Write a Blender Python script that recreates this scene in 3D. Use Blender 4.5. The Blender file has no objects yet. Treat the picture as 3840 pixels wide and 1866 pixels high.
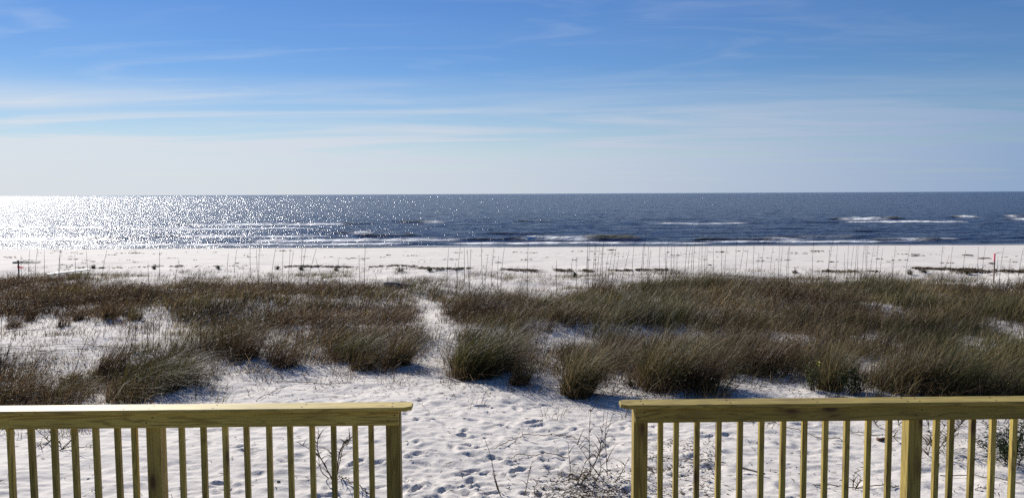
import bpy, bmesh, math, random
import numpy as np
from mathutils import Vector, Matrix, Euler
R = math.radians
random.seed(7); rng = np.random.default_rng(7)
SC = bpy.context.scene
COL = SC.collection

# ------------------------------------------------------------------ camera
CAM_H = 4.1
F_PX = 2957.0                     # focal length in pixels of the 3840 px wide photograph
W_PX, H_PX = 3840.0, 1866.0
cd = bpy.data.cameras.new('camera'); cam = bpy.data.objects.new('camera', cd); COL.objects.link(cam)
cd.sensor_width = 36; cd.lens = 36 * F_PX / W_PX; cd.clip_start = .1; cd.clip_end = 90000
ROT = Matrix.Rotation(R(90 - 4.0), 3, 'X') @ Matrix.Rotation(R(-.27), 3, 'Z')
cam.rotation_euler = ROT.to_euler(); cam.location = (0, 0, CAM_H)
SC.camera = cam

# ------------------------------------------------------------------ sky and sun
SUN_AZ, SUN_EL = R(-35), R(29)
world = bpy.data.worlds.new('World'); SC.world = world; world.use_nodes = True
wn, wl = world.node_tree.nodes, world.node_tree.links
wn.clear()
def wnode(t, **kw):
    n = wn.new(t)
    for k, v in kw.items(): setattr(n, k, v)
    return n
out = wnode('ShaderNodeOutputWorld'); bg = wnode('ShaderNodeBackground'); bg.inputs['Strength'].default_value = .05
sky = wnode('ShaderNodeTexSky', sky_type='NISHITA'); sky.sun_disc = False
sky.sun_elevation = SUN_EL; sky.sun_rotation = SUN_AZ; sky.altitude = 0; sky.air_density = 1.0; sky.dust_density = .0; sky.ozone_density = 5
hsv = wnode('ShaderNodeHueSaturation'); hsv.inputs['Saturation'].default_value = 1.30; hsv.inputs['Hue'].default_value = .514; hsv.inputs['Value'].default_value = 1.10
wl.new(sky.outputs[0], hsv.inputs['Color'])
tc = wnode('ShaderNodeTexCoord'); sx = wnode('ShaderNodeSeparateXYZ'); wl.new(tc.outputs['Generated'], sx.inputs[0])
def wmath(op, a, b=None, c=None, clamp=False):
    n = wnode('ShaderNodeMath', operation=op); n.use_clamp = clamp
    for i, v in enumerate((a, b, c)):
        if v is None: continue
        if isinstance(v, (int, float)): n.inputs[i].default_value = v
        else: wl.new(v, n.inputs[i])
    return n.outputs[0]
def wrange(v, a, b, c=0., d=1., smooth=True):
    n = wnode('ShaderNodeMapRange', interpolation_type='SMOOTHSTEP' if smooth else 'LINEAR')
    wl.new(v, n.inputs['Value'])
    for k, x in zip(('From Min', 'From Max', 'To Min', 'To Max'), (a, b, c, d)): n.inputs[k].default_value = x
    return n.outputs[0]
el = wmath('MAXIMUM', sx.outputs[2], .012)
# cirrus lies on a high flat sheet: direction divided by its height
elc = wmath('ADD', el, .045)
cx = wmath('DIVIDE', sx.outputs[0], elc); cy = wmath('DIVIDE', sx.outputs[1], elc)
cmb = wnode('ShaderNodeCombineXYZ'); wl.new(cx, cmb.inputs[0]); wl.new(cy, cmb.inputs[1])
def wnoise(rz, sc, scale, detail, dist, seed):
    m = wnode('ShaderNodeMapping'); m.inputs['Rotation'].default_value = (0, 0, rz); m.inputs['Scale'].default_value = sc
    m.inputs['Location'].default_value = (seed, seed * .7, 0)
    wl.new(cmb.outputs[0], m.inputs[0])
    n = wnode('ShaderNodeTexNoise'); wl.new(m.outputs[0], n.inputs['Vector'])
    n.inputs['Scale'].default_value = scale; n.inputs['Detail'].default_value = detail; n.inputs['Distortion'].default_value = dist
    n.inputs['Roughness'].default_value = .55
    return n.outputs['Fac']
n1 = wnoise(R(16), (.20, .55, 1), 1.0, 8, 1.6, 3.1)
n2 = wnoise(R(-10), (.10, .45, 1), .8, 6, .8, 11.3)
n3 = wnoise(R(28), (.5, 1.2, 1), 1.5, 9, 1.5, 5.7)
band = wrange(wmath('ADD', el, wmath('MULTIPLY', wmath('SUBTRACT', n2, .5), .075)), .158, .055)   # the veil ends in a ragged upper edge
c1 = wmath('MULTIPLY', wrange(n1, .38, .64), band)
c2 = wmath('MULTIPLY', wrange(n2, .50, .85), .10)
c3 = wmath('MULTIPLY', wrange(n3, .48, .80), .16)
lowh = wrange(el, .080, .0, 0., .72)                                # haze low over the sea
cl = wmath('ADD', wmath('MULTIPLY', c1, .72), wmath('ADD', wmath('ADD', c2, c3), .09))
cl = wmath('ADD', cl, wmath('ADD', wmath('MULTIPLY', wmath('MULTIPLY', band, wrange(el, .015, .06, .3, 1.)), .30), lowh), None, True)
cl = wmath('MINIMUM', cl, .93)
# thin cloud scatters sunlight forward: brighter and whiter towards the sun
dotn = wnode('ShaderNodeVectorMath', operation='DOT_PRODUCT'); wl.new(tc.outputs['Generated'], dotn.inputs[0])
dotn.inputs[1].default_value = (math.sin(SUN_AZ) * math.cos(SUN_EL), math.cos(SUN_AZ) * math.cos(SUN_EL), math.sin(SUN_EL))
dd = wmath('MAXIMUM', dotn.outputs['Value'], .1)
cc = wnode('ShaderNodeCombineXYZ')
for k_, (a_, b_) in enumerate(((.01, .77), (.17, .64), (.47, .38))):
    wl.new(wmath('MULTIPLY', wmath('ADD', wmath('MULTIPLY', dd, b_), a_), 13.2), cc.inputs[k_])
mixc = wnode('ShaderNodeMix', data_type='RGBA')
wl.new(cl, mixc.inputs['Factor']); wl.new(hsv.outputs[0], mixc.inputs['A']); wl.new(cc.outputs[0], mixc.inputs['B'])
wl.new(mixc.outputs['Result'], bg.inputs['Color'])
wl.new(bg.outputs[0], out.inputs[0])

sd = bpy.data.lights.new('sun', 'SUN'); sun = bpy.data.objects.new('sun', sd); COL.objects.link(sun)
sd.energy = 4.6; sd.angle = R(.53); sd.color = (1, .955, .90)
sv = Vector((math.sin(SUN_AZ) * math.cos(SUN_EL), math.cos(SUN_AZ) * math.cos(SUN_EL), math.sin(SUN_EL)))
sun.rotation_euler = sv.to_track_quat('Z', 'Y').to_euler(); sun.location = sv * 50
SC.view_settings.view_transform = 'Standard'; SC.view_settings.look = 'None'
SC.view_settings.exposure = 0.6; SC.view_settings.gamma = 1
SC.render.engine = 'CYCLES'
SC.cycles.max_bounces = 6; SC.cycles.transparent_max_bounces = 8
SC.cycles.sample_clamp_indirect = 4; SC.cycles.use_denoising = False; SC.cycles.use_adaptive_sampling = False

# ------------------------------------------------------------------ helpers
def tag(o, label=None, cat=None, group=None, kind=None):
    if label: o['label'] = label
    if cat: o['category'] = cat
    if group: o['group'] = group
    if kind: o['kind'] = kind
    return o
def empty(name, loc=(0, 0, 0), rz=0):
    o = bpy.data.objects.new(name, None); COL.objects.link(o); o.location = loc; o.rotation_euler = (0, 0, rz)
    o.empty_display_size = .2
    return o
def link(name, me, parent=None, loc=None):
    o = bpy.data.objects.new(name, me); COL.objects.link(o)
    if parent: o.parent = parent
    if loc is not None: o.location = loc
    return o
def np_mesh(name, verts, faces, mat, col=None, smooth=False, attrs=None):
    """faces: list of int arrays, each (n, k)"""
    me = bpy.data.meshes.new(name)
    verts = np.asarray(verts, np.float32)
    me.vertices.add(len(verts)); me.vertices.foreach_set('co', verts.ravel())
    fl = [np.asarray(f, np.int32) for f in faces if len(f)]
    loops = np.concatenate([f.ravel() for f in fl])
    tot = np.concatenate([np.full(len(f), f.shape[1], np.int32) for f in fl])
    st = np.concatenate([[0], np.cumsum(tot)[:-1]]).astype(np.int32)
    me.loops.add(len(loops)); me.loops.foreach_set('vertex_index', loops)
    me.polygons.add(len(tot)); me.polygons.foreach_set('loop_start', st)
    if smooth: me.polygons.foreach_set('use_smooth', np.ones(len(tot), bool))
    if col is not None:
        a = me.color_attributes.new('Col', 'FLOAT_COLOR', 'POINT')
        c4 = np.ones((len(verts), 4), np.float32); c4[:, :3] = col
        a.data.foreach_set('color', c4.ravel())
    for k, v in (attrs or {}).items():
        a = me.attributes.new(k, 'FLOAT', 'POINT'); a.data.foreach_set('value', np.asarray(v, np.float32))
    me.materials.append(mat)
    me.update(calc_edges=True); me.validate()
    return me
M3 = np.array(ROT)
def ray(px, py):
    d = M3 @ np.array([(px - W_PX / 2) / F_PX, -(py - H_PX / 2) / F_PX, -1.0])
    return d
def project(x, y, z):
    p = np.stack([x, y, z - CAM_H], -1) @ M3          # = M3^T p
    return W_PX / 2 + F_PX * p[..., 0] / -p[..., 2], H_PX / 2 - F_PX * p[..., 1] / -p[..., 2]

# gradient noise
_perm = rng.permutation(4096); _ang = rng.random(4096) * 2 * math.pi
_gx, _gy = np.cos(_ang), np.sin(_ang)
def pnoise(x, y):
    x = np.asarray(x, float); y = np.asarray(y, float)
    xi = np.floor(x).astype(int); yi = np.floor(y).astype(int); fx = x - xi; fy = y - yi
    def g(ix, iy, dx, dy):
        h = _perm[(_perm[ix & 4095] + iy) & 4095]
        return _gx[h] * dx + _gy[h] * dy
    u = fx ** 3 * (fx * (fx * 6 - 15) + 10); v = fy ** 3 * (fy * (fy * 6 - 15) + 10)
    a = g(xi, yi, fx, fy); b = g(xi + 1, yi, fx - 1, fy); c = g(xi, yi + 1, fx, fy - 1); d = g(xi + 1, yi + 1, fx - 1, fy - 1)
    return (a + (b - a) * u + (c + (d - c) * u - a - (b - a) * u) * v) * 1.5
def fbm(x, y, o=4, g=.5):
    s = 0; a = 1
    for i in range(o):
        s = s + a * pnoise(x * 2 ** i + 17.3 * i, y * 2 ** i - 9.1 * i); a *= g
    return s
def sstep(a, b, v):
    t = np.clip((v - a) / (b - a), 0, 1); return t * t * (3 - 2 * t)

SEA = -.9; SHORE = 74.6
def ground(x, y):
    """large form of the land"""
    x = np.asarray(x, float); y = np.asarray(y, float)
    d = sstep(17, 24, y) * (1 - sstep(38, 46, y))
    h = .26 * d * (1 + .9 * fbm(x * .11 + 3, y * .16, 3)) + .10 * fbm(x * .22, y * .22 + 7, 3)
    h = h * (1 - sstep(46, 60, y)) + .03 * fbm(x * .1, y * .1, 2) * sstep(46, 60, y)
    h = h - .03 * sstep(42, 48, y) - (y - 48).clip(0, 17) * .018 - (y - 65).clip(0, 20) * .062
    return h - .35 * (y - 85).clip(0, 8)
_ys = np.concatenate([np.arange(5, 30, .02), np.arange(30, 110, .05)])
def at(px, py):
    """the point of the ground that the photograph shows at this pixel"""
    d = ray(px, py); t = _ys / d[1]
    zx = d[0] * t; z = CAM_H + d[2] * t
    g = ground(zx, _ys); k = int(np.argmax(z < g))
    return Vector((zx[k], _ys[k], float(g[k])))
def at_y(px, py, Y):
    d = ray(px, py); t = Y / d[1]
    return Vector((d[0] * t, Y, CAM_H + d[2] * t))
def inpoly(px, py, poly):
    r = np.zeros(np.shape(px), bool); n = len(poly); j = n - 1
    for i in range(n):
        xi, yi = poly[i]; xj, yj = poly[j]
        if yi != yj:
            r ^= ((yi > py) != (yj > py)) & (px < (xj - xi) * (py - yi) / (yj - yi) + xi)
        j = i
    return r

# ------------------------------------------------------------------ materials
def mat(name):
    m = bpy.data.materials.new(name); m.use_nodes = True
    nt = m.node_tree; nt.nodes.clear()
    o = nt.nodes.new('ShaderNodeOutputMaterial'); p = nt.nodes.new('ShaderNodeBsdfPrincipled')
    nt.links.new(p.outputs[0], o.inputs[0])
    return m, nt, p, o
class N:
    def __init__(s, nt): s.nt = nt
    def node(s, t, ins=None, **kw):
        n = s.nt.nodes.new(t)
        for k, v in kw.items(): setattr(n, k, v)
        for k, v in (ins or {}).items():
            if isinstance(v, bpy.types.NodeSocket): s.nt.links.new(v, n.inputs[k])
            else: n.inputs[k].default_value = v
        return n
    def noise(s, vec, scale, detail=4, rough=.5, dist=0):
        return s.node('ShaderNodeTexNoise', {'Vector': vec, 'Scale': scale, 'Detail': detail, 'Roughness': rough, 'Distortion': dist}).outputs['Fac']
    def rng(s, v, a, b, c=0., d=1.):
        return s.node('ShaderNodeMapRange', {'Value': v, 'From Min': a, 'From Max': b, 'To Min': c, 'To Max': d}).outputs[0]
    def math(s, op, a, b=None, clamp=False):
        n = s.node('ShaderNodeMath', {0: a} if b is None else {0: a, 1: b}, operation=op); n.use_clamp = clamp
        return n.outputs[0]
    def mix(s, f, a, b, mode='MIX'):
        n = s.node('ShaderNodeMix', data_type='RGBA', blend_type=mode)
        for k, v in (('Factor', f), ('A', a), ('B', b)):
            if isinstance(v, bpy.types.NodeSocket): s.nt.links.new(v, n.inputs[k])
            else: n.inputs[k].default_value = v
        return n.outputs['Result']
    def mapping(s, vec, scale=(1, 1, 1), rot=(0, 0, 0), loc=(0, 0, 0)):
        return s.node('ShaderNodeMapping', {'Vector': vec, 'Scale': scale, 'Rotation': rot, 'Location': loc}).outputs[0]
    def bump(s, h, strength, dist, normal=None):
        d = {'Height': h, 'Strength': strength, 'Distance': dist}
        if normal is not None: d['Normal'] = normal
        return s.node('ShaderNodeBump', d).outputs[0]

def sand_material():
    m, nt, p, o = mat('sand'); n = N(nt)
    g = n.node('ShaderNodeNewGeometry').outputs['Position']
    big = n.noise(g, .6, 5); fine = n.noise(g, 60, 4, .7); med = n.noise(g, 7, 5, .6)
    c = n.mix(n.rng(big, .35, .7), (.64, .592, .525, 1), (.58, .54, .485, 1))
    c = n.mix(n.rng(med, .5, .75, 0, .35), c, (.52, .48, .44, 1))
    c = n.mix(n.rng(fine, .62, .8, 0, .30), c, (.36, .33, .30, 1))
    wet = n.node('ShaderNodeAttribute', attribute_name='wet').outputs['Fac']
    c = n.mix(n.math('MULTIPLY', wet, n.rng(n.noise(n.mapping(g, (.05, .6, 1)), 1, 4), .3, .6, .55, 1)), c, (.30, .275, .24, 1))
    nt.links.new(c, p.inputs['Base Color'])
    p.inputs['Roughness'].default_value = .92; p.inputs['Specular IOR Level'].default_value = .2
    b = n.bump(med, .35, .05); b = n.bump(n.noise(n.mapping(g, (9, 22, 9), (0, 0, .3)), 1, 4, .6), .35, .012, b)
    b = n.bump(fine, .5, .006, b)
    nt.links.new(b, p.inputs['Normal'])
    return m
def water_material():
    m, nt, p, o = mat('sea_water'); n = N(nt)
    g = n.node('ShaderNodeNewGeometry').outputs['Position']
    foam = n.node('ShaderNodeAttribute', attribute_name='foam').outputs['Fac']
    shal = n.node('ShaderNodeAttribute', attribute_name='shallow').outputs['Fac']
    caps = n.noise(n.mapping(g, (.16, .6, 1)), 1, 5, .7)
    capm = n.rng(n.noise(n.mapping(g, (.02, .05, 1)), 1, 2), .4, .6, .745, .70)
    cap = n.math('GREATER_THAN', caps, capm)
    c = n.mix(shal, (.018, .025, .060, 1), (.15, .14, .075, 1))
    fr = n.noise(n.mapping(g, (1.1, 2.6, 1)), 1, 6, .75)
    ff = n.math('MULTIPLY', foam, n.rng(fr, .28, .42), True)
    ff = n.math('MAXIMUM', ff, n.math('MULTIPLY', cap, .55))
    c = n.mix(ff, c, (.80, .81, .80, 1))
    nt.links.new(c, p.inputs['Base Color'])
    slick = n.rng(n.noise(n.mapping(g, (.35, .9, 1)), 1, 4, .7), .38, .60, .11, .24)
    nt.links.new(n.math('MAXIMUM', slick, n.math('MULTIPLY', ff, .8)), p.inputs['Roughness'])
    p.inputs['IOR'].default_value = 1.33; p.inputs['Specular IOR Level'].default_value = .115
    b = n.bump(n.noise(n.mapping(g, (.25, .8, 1), (0, 0, .25)), 1, 3, .55), 1, 1.25)
    b = n.bump(n.noise(n.mapping(g, (.9, 1.9, 1), (0, 0, .1)), 1, 4, .6), 1, .34, b)
    b = n.bump(n.noise(g, 4.5, 2, .5), 1, .05, b)
    nt.links.new(b, p.inputs['Normal'])
    return m
def plant_material(name='dry_grass', trans=.35, rough=.55):
    m, nt, p, o = mat(name); n = N(nt)
    c = n.node('ShaderNodeAttribute', attribute_name='Col').outputs['Color']
    nt.links.new(c, p.inputs['Base Color']); p.inputs['Roughness'].default_value = rough
    p.inputs['Specular IOR Level'].default_value = .15
    t = n.node('ShaderNodeBsdfTranslucent', {'Color': c}); ms = n.node('ShaderNodeMixShader', {0: trans})
    nt.links.new(p.outputs[0], ms.inputs[1]); nt.links.new(t.outputs[0], ms.inputs[2]); nt.links.new(ms.outputs[0], o.inputs[0])
    return m
def wood_material(name, axis, base, dark, ring=1.0):
    """new treated pine, the grain runs along the given object axis"""
    m, nt, p, o = mat(name); n = N(nt)
    tc = n.node('ShaderNodeTexCoord').outputs['Object']; rnd = n.node('ShaderNodeObjectInfo').outputs['Random']
    off = n.node('ShaderNodeCombineXYZ', {0: n.math('MULTIPLY', rnd, 17.), 1: n.math('MULTIPLY', rnd, 5.), 2: n.math('MULTIPLY', rnd, 29.)}).outputs[0]
    v = n.node('ShaderNodeVectorMath', {0: tc, 1: off}, operation='ADD').outputs[0]
    s = [26, 26, 26]; s[axis] = 1.6
    grain = n.noise(n.mapping(v, s), 1.0 * ring, 3, .5, .6)
    rings = n.math('SINE', n.math('MULTIPLY', grain, 46))
    s2 = [220, 220, 220]; s2[axis] = 5
    fibre = n.noise(n.mapping(v, s2), 1, 3, .6)
    s3 = [5, 5, 5]; s3[axis] = 1.1
    blot = n.noise(n.mapping(v, s3), 1, 4, .6)
    c = n.mix(n.rng(rings, -.2, 1, 0, .85), base, dark)
    c = n.mix(n.rng(blot, .4, .68, 0, .55), c, tuple(x * k for x, k in zip(base[:3], (.62, .68, .55))) + (1,))
    c = n.mix(n.rng(fibre, .45, .75, 0, .35), c, dark)
    # knots: a cell centre now and then
    s4 = [9, 9, 9]; s4[axis] = 3.2
    vor = n.node('ShaderNodeTexVoronoi', {'Vector': n.mapping(v, s4), 'Scale': 1.0})
    pick = n.math('GREATER_THAN', n.node('ShaderNodeSeparateColor', {0: vor.outputs['Color']}).outputs[0], .45)
    kn = n.math('MULTIPLY', n.rng(vor.outputs['Distance'], .10, .20, 1, 0), pick)
    c = n.mix(kn, c, (.045, .022, .010, 1))
    halo = n.math('MULTIPLY', n.rng(vor.outputs['Distance'], .16, .45, .5, 0), pick)
    c = n.mix(halo, c, (.17, .10, .04, 1))
    tone = n.rng(n.math('FRACT', n.math('MULTIPLY', rnd, 7.31)), 0, 1, .62, 1.22)
    c = n.mix(1.0, c, n.node('ShaderNodeCombineColor', {0: tone, 1: tone, 2: tone}).outputs[0], 'MULTIPLY')
    nt.links.new(c, p.inputs['Base Color']); p.inputs['Roughness'].default_value = .6
    p.inputs['Specular IOR Level'].default_value = .3
    nt.links.new(n.bump(n.math('ADD', fibre, n.math('MULTIPLY', rings, .3)), .25, .0015), p.inputs['Normal'])
    return m
def plain(name, col, rough=.7, metal=0, var=.25, scale=9):
    m, nt, p, o = mat(name); n = N(nt)
    v = n.node('ShaderNodeTexCoord').outputs['Object']
    c = n.mix(n.rng(n.noise(v, scale, 4), .3, .7), tuple(x * (1 - var) for x in col) + (1,), tuple(min(1, x * (1 + var)) for x in col) + (1,))
    nt.links.new(c, p.inputs['Base Color']); p.inputs['Roughness'].default_value = rough; p.inputs['Metallic'].default_value = metal
    return m
M_sand = sand_material(); M_water = water_material()
M_grass = plant_material('dry_grass', .30); M_leaf = plant_material('green_leaf', .25, .45); M_litter = plant_material('plant_litter', .1, .8)
YB, YD = (.49, .375, .095, 1), (.22, .145, .035, 1)
M_wx = wood_material('pine_board', 0, YB, YD, .8); M_wz = wood_material('pine_baluster', 2, YB, YD); M_wp = wood_material('pine_post', 2, (.50, .37, .095, 1), YD, .7)
M_deck = wood_material('pine_deck', 1, YB, YD)
M_nail = plain('nail_steel', (.06, .045, .035), .6, .6)
M_drift = plain('driftwood', (.20, .17, .14), .85); M_plank = plain('bleached_plank', (.62, .60, .56), .6)
M_stake = plain('stake_wood', (.20, .14, .10), .8); M_pink = plain('pink_paint', (.85, .10, .16), .6, 0, .08); M_rib = plain('pink_ribbon', (.55, .10, .16), .5)
M_yel = plain('yellow_petal', (.75, .60, .03), .6, 0, .1); M_shell = plain('shell', (.7, .68, .64), .4); M_stone = plain('dark_pebble', (.10, .09, .08), .8)

# ------------------------------------------------------------------ the land
def spaced(segs):
    """segs: (start, end, step at start, step at end)"""
    o = []
    for a, b, s0, s1 in segs:
        v = a
        while v < b - 1e-6:
            o.append(v); v += s0 + (s1 - s0) * (v - a) / (b - a)
    return o
xs_h = spaced([(0, 5.5, .040, .040), (5.5, 20, .042, .26), (20, 60, .22, 1.5), (60, 300, 1.5, 20), (300, 4000, 40, 600)])
gx = np.array([-v for v in xs_h[:0:-1]] + xs_h)
gy = np.array([-300, -60, -20, -8, 0] + spaced([(3, 8.5, .5, .05), (8.5, 15, .036, .042), (15, 30, .042, .16), (30, 52, .16, .26), (52, 82, .22, .5), (82, 130, 1, 12)]))
GX, GY = np.meshgrid(gx, gy)
Z = ground(GX, GY)
# wind scallops and lumps in the loose sand
wx, wy = GX + .25 * fbm(GX * .9, GY * .9, 2), GY + .25 * fbm(GX * .9 + 40, GY * .9, 2)
fade = 1 - sstep(24, 40, GY)
l1 = fbm(wx * 1.55, wy * 2.1, 3); l2 = 1 - np.abs(pnoise(wx * 2.1 + 9, wy * 3.3)) * 2
rip = 1 - np.abs(pnoise(wx * 1.3 + .5 * wy, wy * 4.4 + 3)) * 2
l3 = fbm(wx * .9 + 20, wy * 1.7, 2)
Z += fade * (.024 * l3 + .013 * l1 + .008 * l2 + .009 * rip) + (1 - sstep(16, 22, GY)) * .0078 * (1 - 2.4 * np.abs(pnoise(wx * 3.6 + wy * 1.2, wy * 6.5)) + pnoise(wx * 5, wy * 8)) + (1 - fade) * (.008 * l1)
# trampled sand in the gap between the railings
tr = np.exp(-((GX - .6 - (GY - 11) * .0) / 2.6) ** 2) * (1 - sstep(12, 16.5, GY)) + .25 * np.exp(-((GX + 1.2) / 1.2) ** 2) * (1 - sstep(28, 33, GY))
Z += tr * .014 * fbm(GX * 5.5, GY * 6.5, 3)
def stamp(cx, cy, rx, ry, a, dep, rim=.3):
    m = 2.2 * max(rx, ry)
    i0, i1 = np.searchsorted(gx, [cx - m, cx + m]); j0, j1 = np.searchsorted(gy, [cy - m, cy + m])
    if i1 - i0 < 2 or j1 - j0 < 2: return
    X = GX[j0:j1, i0:i1] - cx; Y = GY[j0:j1, i0:i1] - cy
    c, s = math.cos(a), math.sin(a)
    r = np.sqrt(((X * c + Y * s) / rx) ** 2 + ((-X * s + Y * c) / ry) ** 2)
    Z[j0:j1, i0:i1] += -dep * (1 - sstep(.35, 1.05, r)) + dep * rim * np.exp(-((r - 1.25) / .3) ** 2)
def trail(x0, y0, x1, y1, dep=.03, step=.62, wob=.12):
    L = math.hypot(x1 - x0, y1 - y0); n = int(L / step); a = math.atan2(y1 - y0, x1 - x0)
    for i in range(n):
        t = i / n; s = .11 if i % 2 else -.11
        x = x0 + (x1 - x0) * t - math.sin(a) * s + random.gauss(0, wob * .5); y = y0 + (y1 - y0) * t + math.cos(a) * s + random.gauss(0, wob * .5)
        stamp(x, y, random.uniform(.13, .17), random.uniform(.06, .085), a + random.gauss(0, .15), dep * random.uniform(.1, .75))
for k in range(4):
    trail(random.uniform(-1.6, 1.8), 8.6, random.uniform(-2.4, -1.2), 19 + random.random() * 3, random.uniform(.03, .06))
for a in ((-.3, 9, 3.5, 17), (.4, 9, 5, 15), (-.5, 9.4, -6, 13.5), (3.5, 9.6, -4.5, 12.5), (5.5, 12, -5, 15.4), (-2, 20, -1.8, 34), (-1.6, 20, -2.3, 34), (-2.0, 34, -5, 60), (-1.8, 34, 10, 62)):
    trail(*a, random.uniform(.03, .06))
for k in range(260):
    y = random.uniform(8.6, 18.5); x = random.gauss(.3, 3.6)
    stamp(x, y, random.uniform(.10, .26), random.uniform(.07, .16), random.gauss(0, .7), random.uniform(.005, .030) * random.random(), .4)
for k in range(130):
    y = random.uniform(8.6, 12.4); x = random.gauss(.6, 1.3)
    stamp(x, y, random.uniform(.06, .16), random.uniform(.04, .09), random.uniform(0, 3.14), random.uniform(.01, .05) * random.random() ** .7, .5)
for k in range(95):       # long shallow hollows, deepest where people come off the stairs
    y = 8.6 + 7.5 * random.random() ** 1.6; x = random.gauss(.0, 2.4)
    stamp(x, y, random.uniform(.10, .26), random.uniform(.045, .09), random.gauss(.15, .35), random.uniform(.015, .042), .6)
for k in range(260):      # scuffs and prints on the open beach
    y = random.uniform(50, 72); x = random.uniform(-.7 * y, .7 * y)
    stamp(x, y, random.uniform(.3, .8), random.uniform(.25, .5), random.uniform(-.3, .3), random.uniform(.01, .04), .5)
wet = sstep(65.5, 71.5, GY + 1.8 * fbm(GX * .07, GY * .1, 2) + .05 * GX)
ny, nx = GX.shape
def grid_faces(ny, nx):
    i = np.arange(ny * nx).reshape(ny, nx)
    return np.stack([i[:-1, :-1], i[:-1, 1:], i[1:, 1:], i[1:, :-1]], -1).reshape(-1, 4)
me = np_mesh('sand', np.stack([GX, GY, Z], -1).reshape(-1, 3), [grid_faces(ny, nx)], M_sand, smooth=True, attrs={'wet': wet.ravel()})
tag(link('sand_ground', me), 'white sand of the dunes and the beach with footprints and wind scallops', kind='structure')
def zfine(x, y):
    j = min(max(np.searchsorted(gy, y) - 1, 0), ny - 2); i = min(max(np.searchsorted(gx, x) - 1, 0), nx - 2)
    u = (x - gx[i]) / (gx[i + 1] - gx[i]); v = (y - gy[j]) / (gy[j + 1] - gy[j])
    return float((Z[j, i] * (1 - u) + Z[j, i + 1] * u) * (1 - v) + (Z[j + 1, i] * (1 - u) + Z[j + 1, i + 1] * u) * v)
def zfine_v(x, y):
    j = np.clip(np.searchsorted(gy, y) - 1, 0, ny - 2); i = np.clip(np.searchsorted(gx, x) - 1, 0, nx - 2)
    u = (x - gx[i]) / (gx[i + 1] - gx[i]); v = (y - gy[j]) / (gy[j + 1] - gy[j])
    return (Z[j, i] * (1 - u) + Z[j, i + 1] * u) * (1 - v) + (Z[j + 1, i] * (1 - u) + Z[j + 1, i + 1] * u) * v

# ------------------------------------------------------------------ the sea
wxs = spaced([(0, 70, .42, .5), (70, 130, .5, 1.4), (130, 1000, 3, 60), (1000, 40000, 300, 6000)])
wx_ = np.array([-v for v in wxs[:0:-1]] + wxs)
wy_ = np.array(spaced([(73, 100, .16, .22), (100, 150, .22, .6), (150, 420, .6, 6), (420, 3000, 8, 140), (3000, 60000, 200, 6000)]))
SX, SY = np.meshgrid(wx_, wy_)
# breaking waves: (distance, left px, right px at that distance, height, foam, foam left px, foam right px)
def px2x(px, Y): return float(ray(px, 900)[0] / ray(px, 900)[1] * Y)
WAVES = [
 (79.3, -200, 1560, .10, 1.0, 300, 1500), (79.0, 1450, 2420, .14, 1.0, 1700, 2360), (78.4, 2380, 4100, .09, .9, 2400, 2640),
 (80.2, 2560, 3290, .20, 1.0, 2660, 3280), (81.8, 3230, 3560, .34, .6, 3310, 3450), (83.5, 3480, 4000, .16, .9, 3500, 3560),
 (85.2, 900, 2160, .26, 1.0, 960, 1700), (84.6, 1920, 2420, .38, 1.0, 1960, 2205), (85.4, 2160, 2420, .36, .0, 0, 1), (88.5, 2850, 3300, .24, .3, 2990, 3170), (84.2, 2600, 3000, .30, .9, 2890, 2990),
 (94.5, 300, 1200, .26, 1.0, 700, 1290), (93.8, 1320, 1580, .34, .0, 0, 1), (101.5, 1240, 1410, .36, 1.0, 1335, 1392), (98, 1800, 2050, .24, 0, 0, 1), (100, 3150, 3300, .20, 0, 0, 1),
 (118, -200, 900, .2, .9, 500, 1150), (133.5, 640, 1390, .36, 1.0, 740, 1290), (139, 1480, 1680, .42, .8, 1600, 1660), (142, 1920, 2060, .34, 0, 0, 1),
 (129, 2050, 2900, .12, .8, 2450, 2790), (146, 3120, 3380, .50, .9, 3150, 3310), (131, 2950, 3640, .24, 1.0, 3180, 3610), (156, 3560, 3660, .50, .9, 3590, 3650), (158, 3760, 3860, .45, .9, 3770, 3800), (138, 3760, 3990, .4, 1.0, 3800, 3990),
 (148, 2400, 2700, .2, 0, 0, 1), (122, -300, 500, .2, .8, -200, 400), (90, -300, 500, .25, .8, -300, 300)]
ZW = np.full(SX.shape, SEA) + .055 * fbm(SX * .22 + .1 * SY, SY * .50, 4, .6) * (1 - sstep(150, 600, SY)) * (.35 + .65 * sstep(75, 84, SY))
ZW += .09 * fbm(SX * .04, SY * .16, 3) * (1 - sstep(400, 1600, SY)) * sstep(76, 100, SY)
foam = np.zeros(SX.shape); shal = .10 * (1 - sstep(76, 84, SY))
wob = .8 * fbm(SX * .05 + 5, SY * .02, 3)
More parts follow.
